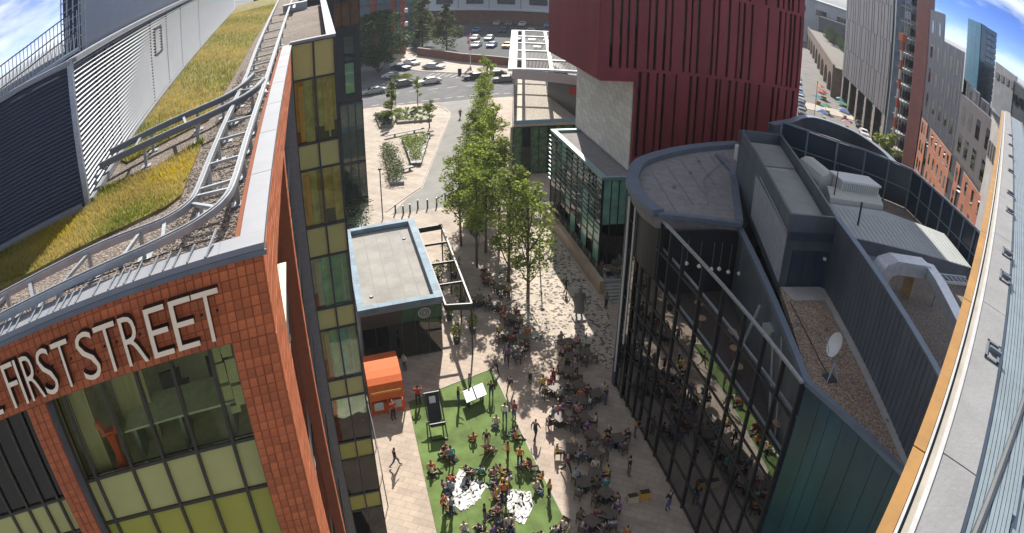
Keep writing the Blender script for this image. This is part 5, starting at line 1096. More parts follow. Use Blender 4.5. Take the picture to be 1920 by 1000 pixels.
place_tree('broad_tree', BIG, 12.2, 146, 0, (1, 1), 'broad dark tree overshadowing the parked cars', 'trees beyond the road')
place_tree('broad_tree', BIG, 4.5, 141, 2, (.9, .85), 'dark tree half hidden behind the office wing', 'trees beyond the road')
place_tree('poplar_tree', OLV, 27.2, 190, 0, (1.05, 1.35), 'tall pointed olive tree behind the brick wall corner', 'trees beyond the road')
place_tree('poplar_tree', OLV, 28.6, 163.5, 1.4, (1.1, 1.05), 'broad pointed olive tree against the car park wall', 'trees beyond the road')
place_tree('poplar_tree', OLV, 24.5, 172, 3, (1.0, .75), 'lower olive tree beside the pointed pair', 'trees beyond the road')
place_tree('broad_tree', BIG, 24, 198, 4, (.7, 1.1), 'dark narrow tree behind the pointed olive trees', 'trees beyond the road')
for k in range(9):
    t = k / 8; place_tree('viaduct_tree', BIG, lerp(121, 164, t) + rnd.uniform(-2, 4), lerp(136, 204, t), k, (.42, .40), ['bushy tree on the viaduct, nearest the grey block', 'second viaduct tree from the grey block', 'third viaduct tree from the grey block', 'fourth viaduct tree from the grey block', 'middle tree of the viaduct row', 'fourth viaduct tree from the red tower', 'third viaduct tree from the red tower', 'second viaduct tree from the red tower', 'viaduct tree closest to the red tower'][k], 'trees on the viaduct', 8.9)
place_tree('street_tree', YNG, 77.5, 79.5, 1, (3.0, 1.75), 'bright green tree rising at the scaffold foot', 'trees on the market street')
# planted beds and benches on the upper paving
def bed(pts, label, h, n, mats):
    r = empty('planted_bed', (sum(p[0] for p in pts) / len(pts), sum(p[1] for p in pts) / len(pts), 0), label, 'planting', 'beds on the upper paving')
    obj('stone_edge', B().prism(pts, .012, .4), GREYC, r); q = B(); cx = sum(p[0] for p in pts) / len(pts); cy = sum(p[1] for p in pts) / len(pts); x0, x1, y0, y1 = min(p[0] for p in pts), max(p[0] for p in pts), min(p[1] for p in pts), max(p[1] for p in pts); k = 0
    while k < n:
        x, y = rnd.uniform(x0, x1), rnd.uniform(y0, y1)
        if inpoly(x, y, pts): leaves(q, (x, y, .4 + h * .4), h * .55, 16, .13, (1, 1, .8), .2); k += 1
    obj('foliage', q, mats, r)
bed([(7.3, 79), (8.8, 78.6), (9.3, 84), (9.0, 92), (7.8, 92)], 'long shrub bed in front of the office wing', 1.3, 130, LFO)
bed([(10.7, 84.6), (11.4, 84.4), (13.9, 95), (10.6, 95.5)], 'triangular shrub bed between the long benches', .9, 120, LF)
bed([(11.0, 104), (15.8, 103), (16.8, 110.5), (11.5, 112)], 'square grass bed near the road kerb', .35, 150, LF)
bed([(8.4, 103), (10.4, 103), (10.4, 110), (8.4, 110)], 'bed of tall shrubs under the conical tree', .8, 80, LFD)
bed([(1.5, 66.5), (3.4, 66.8), (4.2, 73), (1.5, 73.5)], 'dark shrub bed at the foot of the office wing', 1.7, 90, LFD)
bed([(13.5, 134), (17.2, 133.4), (17.4, 137), (13.6, 137.5)], 'clipped hedge island beside the parked cars', .9, 90, LF)
def bench(p, q, label):
    r = empty('long_bench', ((p[0] + q[0]) / 2, (p[1] + q[1]) / 2, 0), label, 'bench', 'long benches on the upper paving')
    obj('seat', B().beam(p + (.46,), q + (.46,), .55, .1), DARKM, r); L = math.hypot(q[0] - p[0], q[1] - p[1]); n = max(2, int(L / 2.2))
    for k in range(n): t = (k + .5) / n; x, y = lerp(p[0], q[0], t), lerp(p[1], q[1], t); obj('leg', B().box(x - .12, y - .12, .01, x + .12, y + .12, .41), GREYC, r)
bench((10.6, 84.2), (11.0, 96), 'long dark bench along the left of the triangular bed'); bench((11.2, 84.0), (14.2, 96), 'long dark bench along the right of the triangular bed'); bench((8.6, 97.5), (14.0, 98.6), 'long dark bench crossing above the triangular bed'); bench((8.8, 82.6), (10.4, 83.2), 'short dark bench joining the two shrub beds')
# ------------------------------------------------------------------ street furniture
bo = empty('bollard', (8.2, 70.3, 0), None, 'bollard', 'bollards across the lane mouth')
o = bpy.data.objects.new('shaft', mesh_of('shaft', B().cone((0, 0), .09, .08, 0, .98, 8), DARKM)); COL.objects.link(o); o.parent = bo
o = bpy.data.objects.new('cap', mesh_of('cap', B().cone((0, 0), .1, .06, .98, 1.06, 8), GALV)); COL.objects.link(o); o.parent = bo
names = ['first', 'second', 'third', 'fourth', 'fifth', 'sixth', 'seventh', 'eighth']
for k, (x, y) in enumerate([(6.9, 70.9), (7.6, 70.2), (8.3, 70.3), (9.2, 71.1), (10.15, 70.9), (11.1, 71.0), (12.1, 71.7), (12.9, 72.2)]):
    c = bo if k == 0 else copy_tree(bo); c.location = (x, y, .01); c['label'] = '%s dark bollard from the kiosk end of the lane mouth' % names[k]
lp = [(5.5, 69.8, 6.1, 'slim grey lamp post behind the kiosk roof'), (12.0, 114.5, 7, 'lamp post at the road kerb beside the young tree'), (7.0, 123.8, 5.5, 'lamp post in the shadow of the dark tree by parked cars'), (17.6, 57.0, 7, 'slim lamp post among the avenue trees on the setts'), (24.4, 78.5, 5.5, 'curved timber coloured lamp column before the pavilion'), (88, 112, 9, 'tall lamp column on the market street')]
for k, (x, y, h, l) in enumerate(lp):
    r = empty('lamp_post', (x, y, 0), l, 'lamp post', 'lamp posts'); tan = M('timber lamp', (0.38, 0.27, 0.16), .7) if k == 4 else DARKM
    path = [(x, y, 0), (x, y, h)] if k != 4 else [(x + .35, y - .2, 1.0), (x + .2, y, 3.5), (x - .15, y, 5.2), (x - .3, y, 6.6)]
    obj('post', B().tube(path, .055 if k != 4 else .07, 6), tan, r); hx = x if k != 4 else x - .3; hz_ = h if k != 4 else 6.6
    obj('lamp_head', B().cone((hx, y), .22, .12, hz_ - .05, hz_ + .12, 8), tan if k == 4 else DARKM, r)
fl_ = empty('flag_pole', (29.6, 143, 0), 'white flagpole with hanging pink and white banner by the brick wall', 'flag')
obj('pole', B().tube([(29.6, 143, 0), (29.6, 143, 8)], .06, 6), WHITE, fl_); q = B(); 
for k in range(6): q.add([(29.55 - .25 * math.sin(k * .9), 143 - .1 * k % 3, 7.8 - k * .8), (29.1 - .2 * math.sin(k), 142.9, 7.7 - k * .8), (29.1 - .2 * math.sin(k + 1), 142.9, 6.9 - k * .8), (29.55 - .25 * math.sin(k * .9 + .9), 143 - .1 * k % 3, 7.0 - k * .8)], [(0, 1, 2, 3)], k % 2)
obj('banner', q, [M('pink cloth', (0.55, 0.12, 0.2), .8), WHITE], fl_)
for k, (x, y, l) in enumerate(((25.8, 134.2, 'black litter bin on the far pavement'), (31.8, 134.8, 'second black litter bin nearer the flagpole'))):
    r = empty('litter_bin', (x, y, 0), l, 'bin'); obj('body', B().cone((x, y), .32, .36, 0, 1.2, 10), BLACKM, r); obj('lid', B().cone((x, y), .38, .2, 1.2, 1.4, 10), DARKM, r)
# statue on the setts
stt = empty('statue', (17.7, 46.9, 0), 'grey stone statue of a standing figure at the shadow edge on the setts', 'statue')
obj('plinth', B().prism([(17.25, 46.5), (18.15, 46.5), (18.15, 47.3), (17.25, 47.3)], 0, .18), GREYC, stt)
# ping pong table
pt = empty('ping_pong_table', (8.0, 39.15, .035), 'grey outdoor ping pong table on the lawn', 'table')
obj('table_top', B().prism([(7.3, 38.3), (8.72, 38.8), (8.72, 40.05), (7.3, 39.5)], .74, .79), M('table grey', (0.55, 0.56, 0.6), .5), pt)
obj('net', B().beam((8.0, 38.5, .87), (8.0, 39.85, .87), .015, .15), DARKM, pt)
for (x, y) in ((7.5, 38.7), (8.5, 39.0), (7.5, 39.3), (8.5, 39.6)): obj('leg', B().box(x - .05, y - .05, .035, x + .05, y + .05, .74), DARKM, pt)
# giant deckchair
gd = empty('giant_deckchair', (5.15, 37.3, .035), 'oversized black deckchair with a white print standing on the lawn', 'deckchair')
for x in (4.6, 5.6):
    obj('long_rail', B().beam((x, 36.1, .1), (x, 38.5, 2.0), .07, .09), BLACKM, gd); obj('rear_rail', B().beam((x, 37.9, .08), (x, 36.5, 1.1), .07, .09), BLACKM, gd)
for (y, z) in ((38.5, 2.0), (36.5, 1.1), (36.1, .12), (37.9, .1)): obj('cross_bar', B().beam((4.6, y, z), (5.6, y, z), .07, .07), BLACKM, gd)
sl_ = [(38.5, 2.0), (38.0, 1.45), (37.4, .75), (36.9, .55), (36.5, .85), (36.45, 1.1)]; q = B(); v = [(4.68, y, z) for y, z in sl_] + [(5.52, y, z) for y, z in sl_]; q.add(v, [(i, i + 6, i + 7, i + 1) for i in range(5)]); q.add([(x, y, z - .015) for x, y, z in v], [(i, i + 1, i + 7, i + 6) for i in range(5)]); sg = obj('sling', q, M('black canvas', (0.03, 0.03, 0.035), .8), gd)
obj('print', B().add([(4.9, 38.33, 1.83), (5.3, 38.33, 1.83), (5.3, 38.03, 1.505), (4.9, 38.03, 1.505)], [(0, 1, 2, 3)]), WHITE, sg)
# patterned picnic rugs on the lawn
def rug(cx, cy, pts, label, n):
    r = empty('picnic_rug', (cx, cy, .036), label, 'rug', 'rugs on the lawn'); obj('cloth', B().prism(pts, .037, .055), WHITE, r); x0, x1, y0, y1 = min(p[0] for p in pts), max(p[0] for p in pts), min(p[1] for p in pts), max(p[1] for p in pts); k = 0
    for _ in range(n * 6):
        x, y = rnd.uniform(x0, x1), rnd.uniform(y0, y1)
        if inpoly(x, y, pts):
            a = rnd.uniform(-.5, .5); w, l = rnd.uniform(.035, .07), rnd.uniform(.08, .24); q = B()
            if k % 5: q.beam((x - math.sin(a) * l, y - math.cos(a) * l, .06), (x + math.sin(a) * l, y + math.cos(a) * l, .06), w * 2, .008); obj('dark_motif', q, BLACKM, r)
            else: q.beam((x - .1, y - .05, .075), (x + .1, y + .05, .085 + rnd.uniform(0, .05)), .14, .03); obj('white_block', q, WHITE, r)
            k += 1
            if k >= n: break
rug(5.6, 31.6, [(5.75, 33.3), (7.0, 31.6), (6.2, 30.6), (5.2, 30.0), (4.5, 31.2)], 'white rug with black marks on the left of the lawn', 85)
rug(8.5, 29.7, [(8.1, 31.0), (9.3, 30.4), (9.1, 29.3), (8.3, 28.2), (7.9, 28.6), (7.7, 29.7)], 'rounded white rug with black marks on the right of the lawn', 80)
for k, (x, y, c, l) in enumerate(((14.8, 28.4, (0.6, 0.5, 0.3), 'cream planter box on the shaded paving'), (15.6, 28.5, (0.62, 0.33, 0.04), 'yellow planter box on the shaded paving'))):
    r = empty('planter_box', (x, y, 0), l, 'planter'); obj('trough', B().box(x - .34, y - .2, 0, x + .34, y + .2, .5), M('planter ' + str(k), c, .6), r); obj('soil', B().box(x - .3, y - .16, .5, x + .3, y + .16, .52), M('soil', (0.05, 0.04, 0.03), .95), r)
# ------------------------------------------------------------------ cars
def make_car():
    r = bpy.data.objects.new('parked_car', None); COL.objects.link(r)
    P_ = [(-2.1, .35), (-2.15, .7), (-1.95, .88), (-1.0, .98), (-.45, 1.42), (.9, 1.45), (1.6, 1.0), (2.1, .9), (2.15, .45), (2.05, .3)]
    def add(nm, b, m, par=r, sm=False):
        o = bpy.data.objects.new(nm, mesh_of(nm, b, m, sm)); COL.objects.link(o); o.parent = par; return o
    body = B(); n = len(P_)
    def row(y, sc_): return [(x, y * (sc_ if z > 1.0 else 1), z) for x, z in P_]
    vs = row(-.82, .82) + [(x, y, z + (.03 if z > .9 else 0)) for x, y, z in row(-.4, .9)] + [(x, y, z + (.03 if z > .9 else 0)) for x, y, z in row(.4, .9)] + row(.82, .82)
    fs = [(j * n + i, j * n + i + 1, j * n + n + i + 1, j * n + n + i) for j in range(3) for i in range(n - 1)] + [tuple(range(n))[::-1], tuple(3 * n + i for i in range(n)), (0, n, n * 2, n * 3, n * 3 + n - 1, n * 2 + n - 1, n + n - 1, n - 1)]
    body.add(vs, fs); add('body', body, M('car paint', (0.5, 0.5, 0.5), .3, spec=.7))
    G_ = M('car glass', (0.015, 0.02, 0.025), .1, spec=.9); g = B()
    g.add([(-.97, -.6, 1.02), (-.97, .6, 1.02), (-.48, .55, 1.42), (-.48, -.55, 1.42)], [(0, 1, 2, 3)]); add('windscreen', B().add([(x - .015, y, z + .02) for x, y, z in g.v], [(3, 2, 1, 0)]), G_)
    add('rear_window', B().add([(.95, -.55, 1.45), (.95, .55, 1.45), (1.57, .6, 1.04), (1.57, -.6, 1.04)], [(3, 2, 1, 0)]).add([(.96, -.54, 1.44), (.96, .54, 1.44), (1.57, .6, 1.03), (1.57, -.6, 1.03)], [(0, 1, 2, 3)]), G_)
    for s in (-1, 1): add('side_window', B().add([(-.85, s * .795, 1.02), (1.4, s * .795, 1.02), (.85, s * .705, 1.38), (-.42, s * .705, 1.38)], [(0, 1, 2, 3)]), G_)
    for x in (-1.35, 1.35):
        for s in (-1, 1): wh = add('wheel', B().tube([(x, s * .66, .32), (x, s * .86, .32)], .32, 12), BLACKM); add('rim', B().tube([(x, s * .85, .32), (x, s * .87, .32)], .19, 10), GALV, wh)
    for s in (-1, 1): add('headlight', B().box(-2.17, s * .6 - .16, .62, -2.05, s * .6 + .16, .76), WHITE)
    return r
car0 = make_car(); used = [False]
PAINT = {'white': (0.7, 0.7, 0.7), 'silver': (0.42, 0.44, 0.46), 'black': (0.02, 0.02, 0.022), 'navy': (0.03, 0.05, 0.12), 'grey': (0.16, 0.17, 0.18), 'red': (0.35, 0.03, 0.03), 'yellow': (0.75, 0.42, 0.02), 'blue': (0.08, 0.2, 0.4)}
def car(x, y, rz, col, label, group, z=-.1, s=1.0):
    c = car0 if not used[0] else copy_tree(car0); used[0] = True
    c.location = (x, y, z); c.rotation_euler = (0, 0, rz); c.scale = (s, s, s); setp(c, label, 'car', group)
    for ch in c.children:
        if ch.name.split('.')[0] == 'body':
            ch.material_slots[0].link = 'OBJECT'; ch.material_slots[0].material = M('car ' + col, PAINT[col], .3, .2 if col in ('silver', 'grey') else 0, var=.03, spec=.8)
RG = 'cars on the road beyond the plaza'
for a in [(9.6, 127, .1, 'silver', 'silver car in the tree shadow beside the office wing'), (14.6, 129.8, .2, 'grey', 'grey car behind the conical tree'), (19.4, 129, .15, 'white', 'white car driving on the wide road'), (14.2, 138.2, 2.4, 'white', 'white car parked beside the hedge island'), (16.6, 146, 2.2, 'navy', 'navy car at the top of the side road'), (19.2, 150, 2.0, 'white', 'white car farthest up the side road'), (22.4, 142.6, 2.5, 'silver', 'silver car beside the far pavement corner'), (27.5, 129.4, .1, 'black', 'black car behind the road end avenue tree'), (31.4, 130.4, -.2, 'black', 'black car near the pavilion, farther lane'), (31.8, 125.4, -.15, 'grey', 'dark grey car near the pavilion, nearer lane'), (35.5, 127.6, -.2, 'black', 'black car half hidden by the pavilion corner')]:
    car(*a, RG)
k = 0; cc = ['white', 'silver', 'black', 'blue', 'grey', 'white', 'navy']
ORD = ['first', 'second', 'third', 'fourth', 'fifth', 'sixth', 'seventh', 'eighth', 'ninth']
for ri_, (ox, oy, nn_) in enumerate(((35.5, 165, 7), (37.5, 176, 8), (41, 190, 8), (46, 203, 7))):
    for j in range(nn_):
        if (ri_ * 5 + j) % 4 == 3: continue
        col = 'yellow' if (ri_ == 0 and j == 2) else cc[(k * 3 + ri_) % 7]; k += 1
        car(ox + j * 3.1, oy - j * 1.5, 1.1, col, '%s car in the %s car park row from the brick wall, %s from left' % (col, ORD[ri_], ORD[j]), 'cars in the car park', -.06)
# market street: stalls and parked cars
STC = [('purple', (0.22, 0.09, 0.4)), ('blue', (0.1, 0.22, 0.5)), ('red', (0.5, 0.05, 0.05)), ('white', (0.7, 0.7, 0.68)), ('green', (0.08, 0.3, 0.2)), ('orange', (0.6, 0.22, 0.04)), ('pink', (0.6, 0.3, 0.35)), ('teal', (0.08, 0.3, 0.35))]
k = 0
WORD = ['first', 'second', 'third', 'fourth', 'fifth', 'sixth', 'seventh', 'eighth', 'ninth', 'tenth', 'eleventh']
for i in range(8):
    for j in range(2):
        t = i / 7; x = lerp(78, 112, t) + j * 4.2 - 2 + rnd.uniform(-.9, .9); y = lerp(92, 140, t) - j * 2.8 + rnd.uniform(-.9, .9); cn, cv = STC[(i * 3 + j * 5) % 8]
        sc1 = rnd.uniform(.6, .9); r = empty('market_stall', (x, y, -.09), '%s topped market stall, %s in the %s column beyond the arts centre roof' % (cn, WORD[i], ('left', 'right')[j]), 'stall', 'stalls on the market street', rz=rnd.uniform(-.3, .3) + .6)
        for nm, q, m_ in (('canopy', B().add([(-1.4, -1.4, 2.2), (1.4, -1.4, 2.2), (1.4, 1.4, 2.2), (-1.4, 1.4, 2.2), (0, 0, 3.1)], [(0, 1, 4), (1, 2, 4), (2, 3, 4), (3, 0, 4), (3, 2, 1, 0)]), M('stall ' + cn, cv, .75)), ('table', B().box(-1.1, -.9, 0, 1.1, -.3, .9), M('osb timber', (0.42, 0.27, 0.12))), ('post', B().box(-.04, -.04, 0, .04, .04, 2.4), GALV)):
            o = bpy.data.objects.new(nm, mesh_of(nm, q, m_)); COL.objects.link(o); o.parent = r
        r.scale = (sc1, sc1, sc1)
for c_, (ox, oy, rz_, wd) in enumerate(((-9, 4, .95, 'far'), (-5.5, 1.5, .95, 'middle'), (5.5, -5.5, .95, 'near'))):
    for i in range(11):
        if (i + c_) % 5 == 4: continue
        cl = cc[(i * 2 + c_ * 3) % 7]; car(lerp(74, 118, i / 10) + ox + rnd.uniform(-.4, .4), lerp(87, 150, i / 10) + oy, rz_ + rnd.uniform(-.06, .06), cl, '%s car, %s in the %s kerb line of the market street' % (cl, WORD[i], wd), 'cars along the market street', -.09)
for i in range(7):
    x, y = lerp(84, 120, i / 6) - 12, lerp(100, 158, i / 6) + 5; place_tree('street_tree', YNG, x, y, i, (2.6, 1.05), '%s small tree along the viaduct side of the market street' % WORD[i], 'trees on the market street')
# ------------------------------------------------------------------ people
def figure(J, name):
    """J: joint name -> (co, radius, parent, material). One continuous skinned surface."""
    keys = list(J); me = bpy.data.meshes.new('fig'); me.from_pydata([J[k][0] for k in keys], [(keys.index(J[k][2]), keys.index(k)) for k in keys if J[k][2]], [])
    o = bpy.data.objects.new('fig', me); COL.objects.link(o); md = o.modifiers.new('skin', 'SKIN'); md.use_smooth_shade = True
    for i, k in enumerate(keys):
        r = J[k][1]; r = r if isinstance(r, tuple) else (r, r); me.skin_vertices[0].data[i].radius = r; me.skin_vertices[0].data[i].use_root = (i == 0)
    o.modifiers.new('sub', 'SUBSURF').levels = 1
    dg = bpy.context.evaluated_depsgraph_get(); out = bpy.data.meshes.new_from_object(o.evaluated_get(dg)); bpy.data.objects.remove(o); bpy.data.meshes.remove(me)
    out.name = name; segs = [(Vector(J[J[k][2]][0]), Vector(J[k][0]), J[k][3]) for k in keys if J[k][2]]
    hd = Vector(J['head'][0])
    idx = []
    for p in out.polygons:
        c = p.center; best = None
        for a, b_, m in segs:
            ab = b_ - a; t = max(0, min(1, (c - a).dot(ab) / max(ab.length_squared, 1e-6))); dd = (c - (a + ab * t)).length
            if best is None or dd < best[0]: best = (dd, m)
        m = best[1]
        if m == 0 and (c - hd).length < .2 and c.z > hd.z - .1 and (c.y - hd.y > -.03 or c.z > hd.z + .075): m = 3
        idx.append(m)
    out.materials.clear()
    for nm in ('skin', 'top', 'trousers', 'hair', 'shoe'): out.materials.append(DARKM)
    out.polygons.foreach_set('material_index', idx); out.polygons.foreach_set('use_smooth', [True] * len(idx)); out.update()
    return out
def skel(pose):
    s = {'stand': 0, 'walk': .28, 'step': -.24}.get(pose, 0)
    if pose in ('stand', 'walk', 'step', 'arms', 'lift'):
        pz = .95; J = {'pelvis': ((0, 0, pz), (.15, .11), None, 2), 'chest': ((0, 0, 1.28), (.165, .11), 'pelvis', 1)}
        hip = lambda q: (q * .1, 0, .9); kn = lambda q: (q * .11, -.02 - q * s * .55, .5); an = lambda q: (q * .12, .03 - q * s * 1.1 + (.12 if q * s < 0 else 0), .09 + (.05 if q * s < 0 else 0))
    elif pose == 'chair':
        pz = .52; J = {'pelvis': ((0, .05, pz), (.16, .13), None, 2), 'chest': ((0, .1, .86), (.165, .11), 'pelvis', 1)}
        hip = lambda q: (q * .1, .02, .5); kn = lambda q: (q * .13, -.4, .52); an = lambda q: (q * .13, -.38, .09)
    else:
        pz = .14; J = {'pelvis': ((0, .1, pz), (.17, .13), None, 2), 'chest': ((0, .2, .47), (.165, .11), 'pelvis', 1)}
        hip = lambda q: (q * .1, .06, .14); kn = lambda q: (q * .27, -.24, .22); an = lambda q: (-q * .04, -.36 - .05 * q, .08)
    c = Vector(J['chest'][0]); J['neck'] = ((c.x, c.y, c.z + .2), .06, 'chest', 0); J['head'] = ((c.x, c.y - .02, c.z + .35), (.085, .1), 'neck', 0); J['crown'] = ((c.x, c.y - .01, c.z + .46), (.06, .075), 'head', 0)
    for q, n in ((1, 'l'), (-1, 'r')):
        sh = Vector((q * .19, c.y, c.z + .13)); J['sho' + n] = (tuple(sh), .062, 'chest', 1)
        if pose == 'arms' or (pose == 'lift' and q > 0): el, wr = sh + Vector((q * .1, -.1, -.24)), sh + Vector((q * .03, -.33, -.12))
        elif pose in ('chair', 'ground'): el, wr = sh + Vector((q * .07, -.06, -.25)), sh + Vector((-q * .02, -.3, -.27))
        else: el, wr = sh + Vector((q * .06, .02 + q * s * .35, -.29)), sh + Vector((q * .06, -.07 + q * s * .6, -.53))
        J['elb' + n] = (tuple(el), .045, 'sho' + n, 1); J['wri' + n] = (tuple(wr), .033, 'elb' + n, 0); J['han' + n] = (tuple(wr + (wr - el).normalized() * .12), .03, 'wri' + n, 0)
        J['hip' + n] = (hip(q), .095, 'pelvis', 2); J['kne' + n] = (kn(q), .068, 'hip' + n, 2); a = an(q); J['ank' + n] = (a, .045, 'kne' + n, 2); J['toe' + n] = ((a[0], a[1] - .17, max(.04, a[2] - .04)), .042, 'ank' + n, 4)
    return J
POSE = {p: figure(skel(p), p) for p in ('stand', 'walk', 'step', 'arms', 'lift', 'chair', 'ground')}
TOPS = {'white': (0.72, 0.72, 0.7), 'black': (0.02, 0.02, 0.022), 'navy': (0.03, 0.045, 0.1), 'red': (0.5, 0.04, 0.035), 'pink': (0.6, 0.3, 0.33), 'grey': (0.25, 0.25, 0.26), 'pale blue': (0.35, 0.48, 0.6), 'teal': (0.04, 0.3, 0.32), 'orange': (0.65, 0.2, 0.03), 'yellow': (0.68, 0.5, 0.1), 'olive': (0.14, 0.15, 0.06), 'maroon': (0.2, 0.03, 0.05), 'cream': (0.62, 0.56, 0.44), 'purple': (0.2, 0.09, 0.28)}
LEGS = {'dark': (0.025, 0.027, 0.035), 'blue denim': (0.07, 0.11, 0.2), 'beige': (0.4, 0.33, 0.24), 'grey': (0.14, 0.14, 0.15), 'black': (0.015, 0.015, 0.017)}
HAIR = {'dark': (0.02, 0.014, 0.01), 'brown': (0.08, 0.045, 0.02), 'blond': (0.45, 0.32, 0.13), 'white': (0.6, 0.58, 0.55), 'ginger': (0.4, 0.12, 0.03)}
SKIN = [(0.55, 0.36, 0.26), (0.5, 0.31, 0.21), (0.3, 0.17, 0.1), (0.6, 0.42, 0.32)]
seen = set()
POSW = {'stand': 'standing', 'walk': 'walking', 'step': 'walking', 'arms': 'standing', 'lift': 'standing', 'chair': 'sitting', 'ground': 'sitting'}
pw = [0]
def person(x, y, pose, where, rz=None, top=None, legs=None, hair=None, z=0.0, group='people'):
    for _ in range(400):
        t = top or rnd.choice(list(TOPS)); l = legs or rnd.choices(list(LEGS), (4, 3, 1, 1, 3))[0]; h = hair or rnd.choices(list(HAIR), (6, 4, 2, 1, 1))[0]
        label = 'person in %s top, %s trousers, %s hair, %s %s' % (t, l, h, POSW[pose], where)
        if len(label.split()) > 16: label = 'person in %s top, %s trousers, %s %s' % (t, l, POSW[pose], where)
        if label not in seen: break
        if _ > 60: top = None
        if _ > 120: legs = hair = None
    seen.add(label)
    o = bpy.data.objects.new('person', POSE[pose]); COL.objects.link(o); o.location = (x, y, z); o.rotation_euler = (0, 0, rnd.uniform(0, 6.28) if rz is None else rz); s = rnd.uniform(.88, .99); o.scale = (s, s, s)
    sk = SKIN[pw[0] % 4]; pw[0] += 1
    for i, m in enumerate((M('skin %d' % SKIN.index(sk), sk, .6, var=.04), M('top ' + t, TOPS[t], .85, var=.1), M('legs ' + l, LEGS[l], .9, var=.1), M('hair ' + h, HAIR[h], .8, var=.2), M('shoe', (0.03, 0.03, 0.03), .6))):
        o.material_slots[i].link = 'OBJECT'; o.material_slots[i].material = m
    o['who'] = 'in %s top, %s trousers, %s hair' % (t, l, h)
    return setp(o, label, 'person', group)
# seats
def seat_proto(kind):
    r = bpy.data.objects.new(kind, None); COL.objects.link(r)
    def add(nm, b, m): o = bpy.data.objects.new(nm, mesh_of(nm, b, m)); COL.objects.link(o); o.parent = r
    if kind == 'cafe_chair':
        w = M('chair timber', (0.13, 0.10, 0.08), .6, var=.3)
        add('seat', B().box(-.21, -.2, .41, .21, .22, .45), w); add('backrest', B().box(-.2, .19, .55, .2, .23, .85), w)
        for x in (-.18, .18): add('leg', B().box(x - .02, -.18, 0, x + .02, -.14, .41), DARKM); add('leg', B().box(x - .02, .18, 0, x + .02, .22, .55), DARKM)
    elif kind == 'cafe_table':
        add('table_top', B().box(-.4, -.4, .71, .4, .4, .75), M('chair timber', (0.2, 0.12, 0.07))); add('stem', B().cone((0, 0), .04, .04, .03, .71, 6), DARKM); add('base', B().box(-.25, -.25, .0, .25, .25, .03), DARKM)
    else:
        for x in (-.27, .27): add('side_rail', B().beam((x, -.55, .03), (x, .45, .78), .04, .04), M('deckchair timber', (0.42, 0.27, 0.14), .6))
        for x in (-.24, .24): add('rear_leg', B().beam((x, .5, .03), (x, -.3, .38), .035, .035), M('deckchair timber', (0.42, 0.27, 0.14)))
        sl = [(-.5, .08), (-.25, .06), (.0, .16), (.25, .45), (.45, .78)]; v = [(-.26, y, z) for y, z in sl] + [(.26, y, z) for y, z in sl]
        add('sling', B().add(v, [(i, i + 5, i + 6, i + 1) for i in range(4)]).add([(x, y, z - .012) for x, y, z in v], [(i, i + 1, i + 6, i + 5) for i in range(4)]), M('dark sling', (0.04, 0.04, 0.05), .85))
    return r
PRO = {k: [seat_proto(k), False] for k in ('cafe_chair', 'cafe_table', 'deckchair')}
def seat(kind, x, y, rz, label, group, z=0.0):
    p = PRO[kind]; c = p[0] if not p[1] else copy_tree(p[0]); p[1] = True
    c.location = (x, y, z); c.rotation_euler = (0, 0, rz); return setp(c, label, kind.replace('cafe_', ''), group)
LG = 'people on the lawn'
lawn_p = [(7.9, 40.3, 'lift'), (6.9, 39.0, 'arms'), (9.1, 39.2, 'lift'), (9.4, 37.1, 'stand'), (9.7, 36.9, 'stand'), (8.7, 36.5, 'ground'), (6.9, 35.2, 'ground'), (7.6, 34.9, 'stand'), (8.0, 34.6, 'ground'), (9.5, 35.1, 'ground'), (9.8, 35.6, 'ground'), (4.9, 34.8, 'ground'), (5.3, 34.7, 'ground'), (5.6, 33.6, 'stand'), (4.0, 33.6, 'ground'), (4.5, 33.0, 'ground'), (6.3, 32.8, 'ground'), (6.75, 32.7, 'ground'), (7.4, 32.5, 'ground'), (7.5, 31.8, 'ground'), (7.9, 31.9, 'ground'), (8.2, 31.5, 'ground'), (8.9, 33.4, 'arms'), (9.1, 32.6, 'stand'), (9.35, 32.5, 'ground'), (9.9, 31.9, 'ground'), (10.15, 31.6, 'ground'), (7.1, 30.9, 'ground'), (7.4, 30.5, 'ground'), (7.7, 30.9, 'ground'), (7.55, 30.0, 'stand'), (4.1, 30.3, 'stand'), (4.4, 30.15, 'arms'), (4.75, 29.8, 'ground'), (6.1, 28.7, 'stand'), (5.2, 28.3, 'ground'), (5.5, 28.5, 'ground'), (6.4, 28.1, 'ground'), (6.9, 28.2, 'arms'), (7.2, 27.9, 'ground'), (7.6, 27.9, 'ground'), (9.8, 30.1, 'ground'), (10.2, 29.8, 'stand'), (9.8, 27.6, 'ground'), (10.2, 27.5, 'ground'), (4.7, 32.3, 'ground'), (4.95, 32.0, 'ground'), (5.2, 32.3, 'ground'), (6.7, 29.6, 'ground'), (4.6, 27.6, 'ground'), (8.6, 27.3, 'ground'), (5.9, 27.1, 'arms')]
pre = {0: 'grey', 1: 'black', 2: 'black', 5: 'cream', 6: 'orange', 11: 'white', 12: 'red', 18: 'pink', 20: 'yellow', 24: 'orange', 34: 'black'}
zone = lambda x, y: 'at the ping pong table' if y > 38.4 else ('below the giant deckchair' if y > 34 and x < 6 else ('on the upper right of the lawn' if y > 34 else ('left of the left rug' if x < 5 else ('between the two rugs' if x < 7.7 and y > 29.5 else ('near the right rug' if y > 29.5 else 'at the near end of the lawn')))))
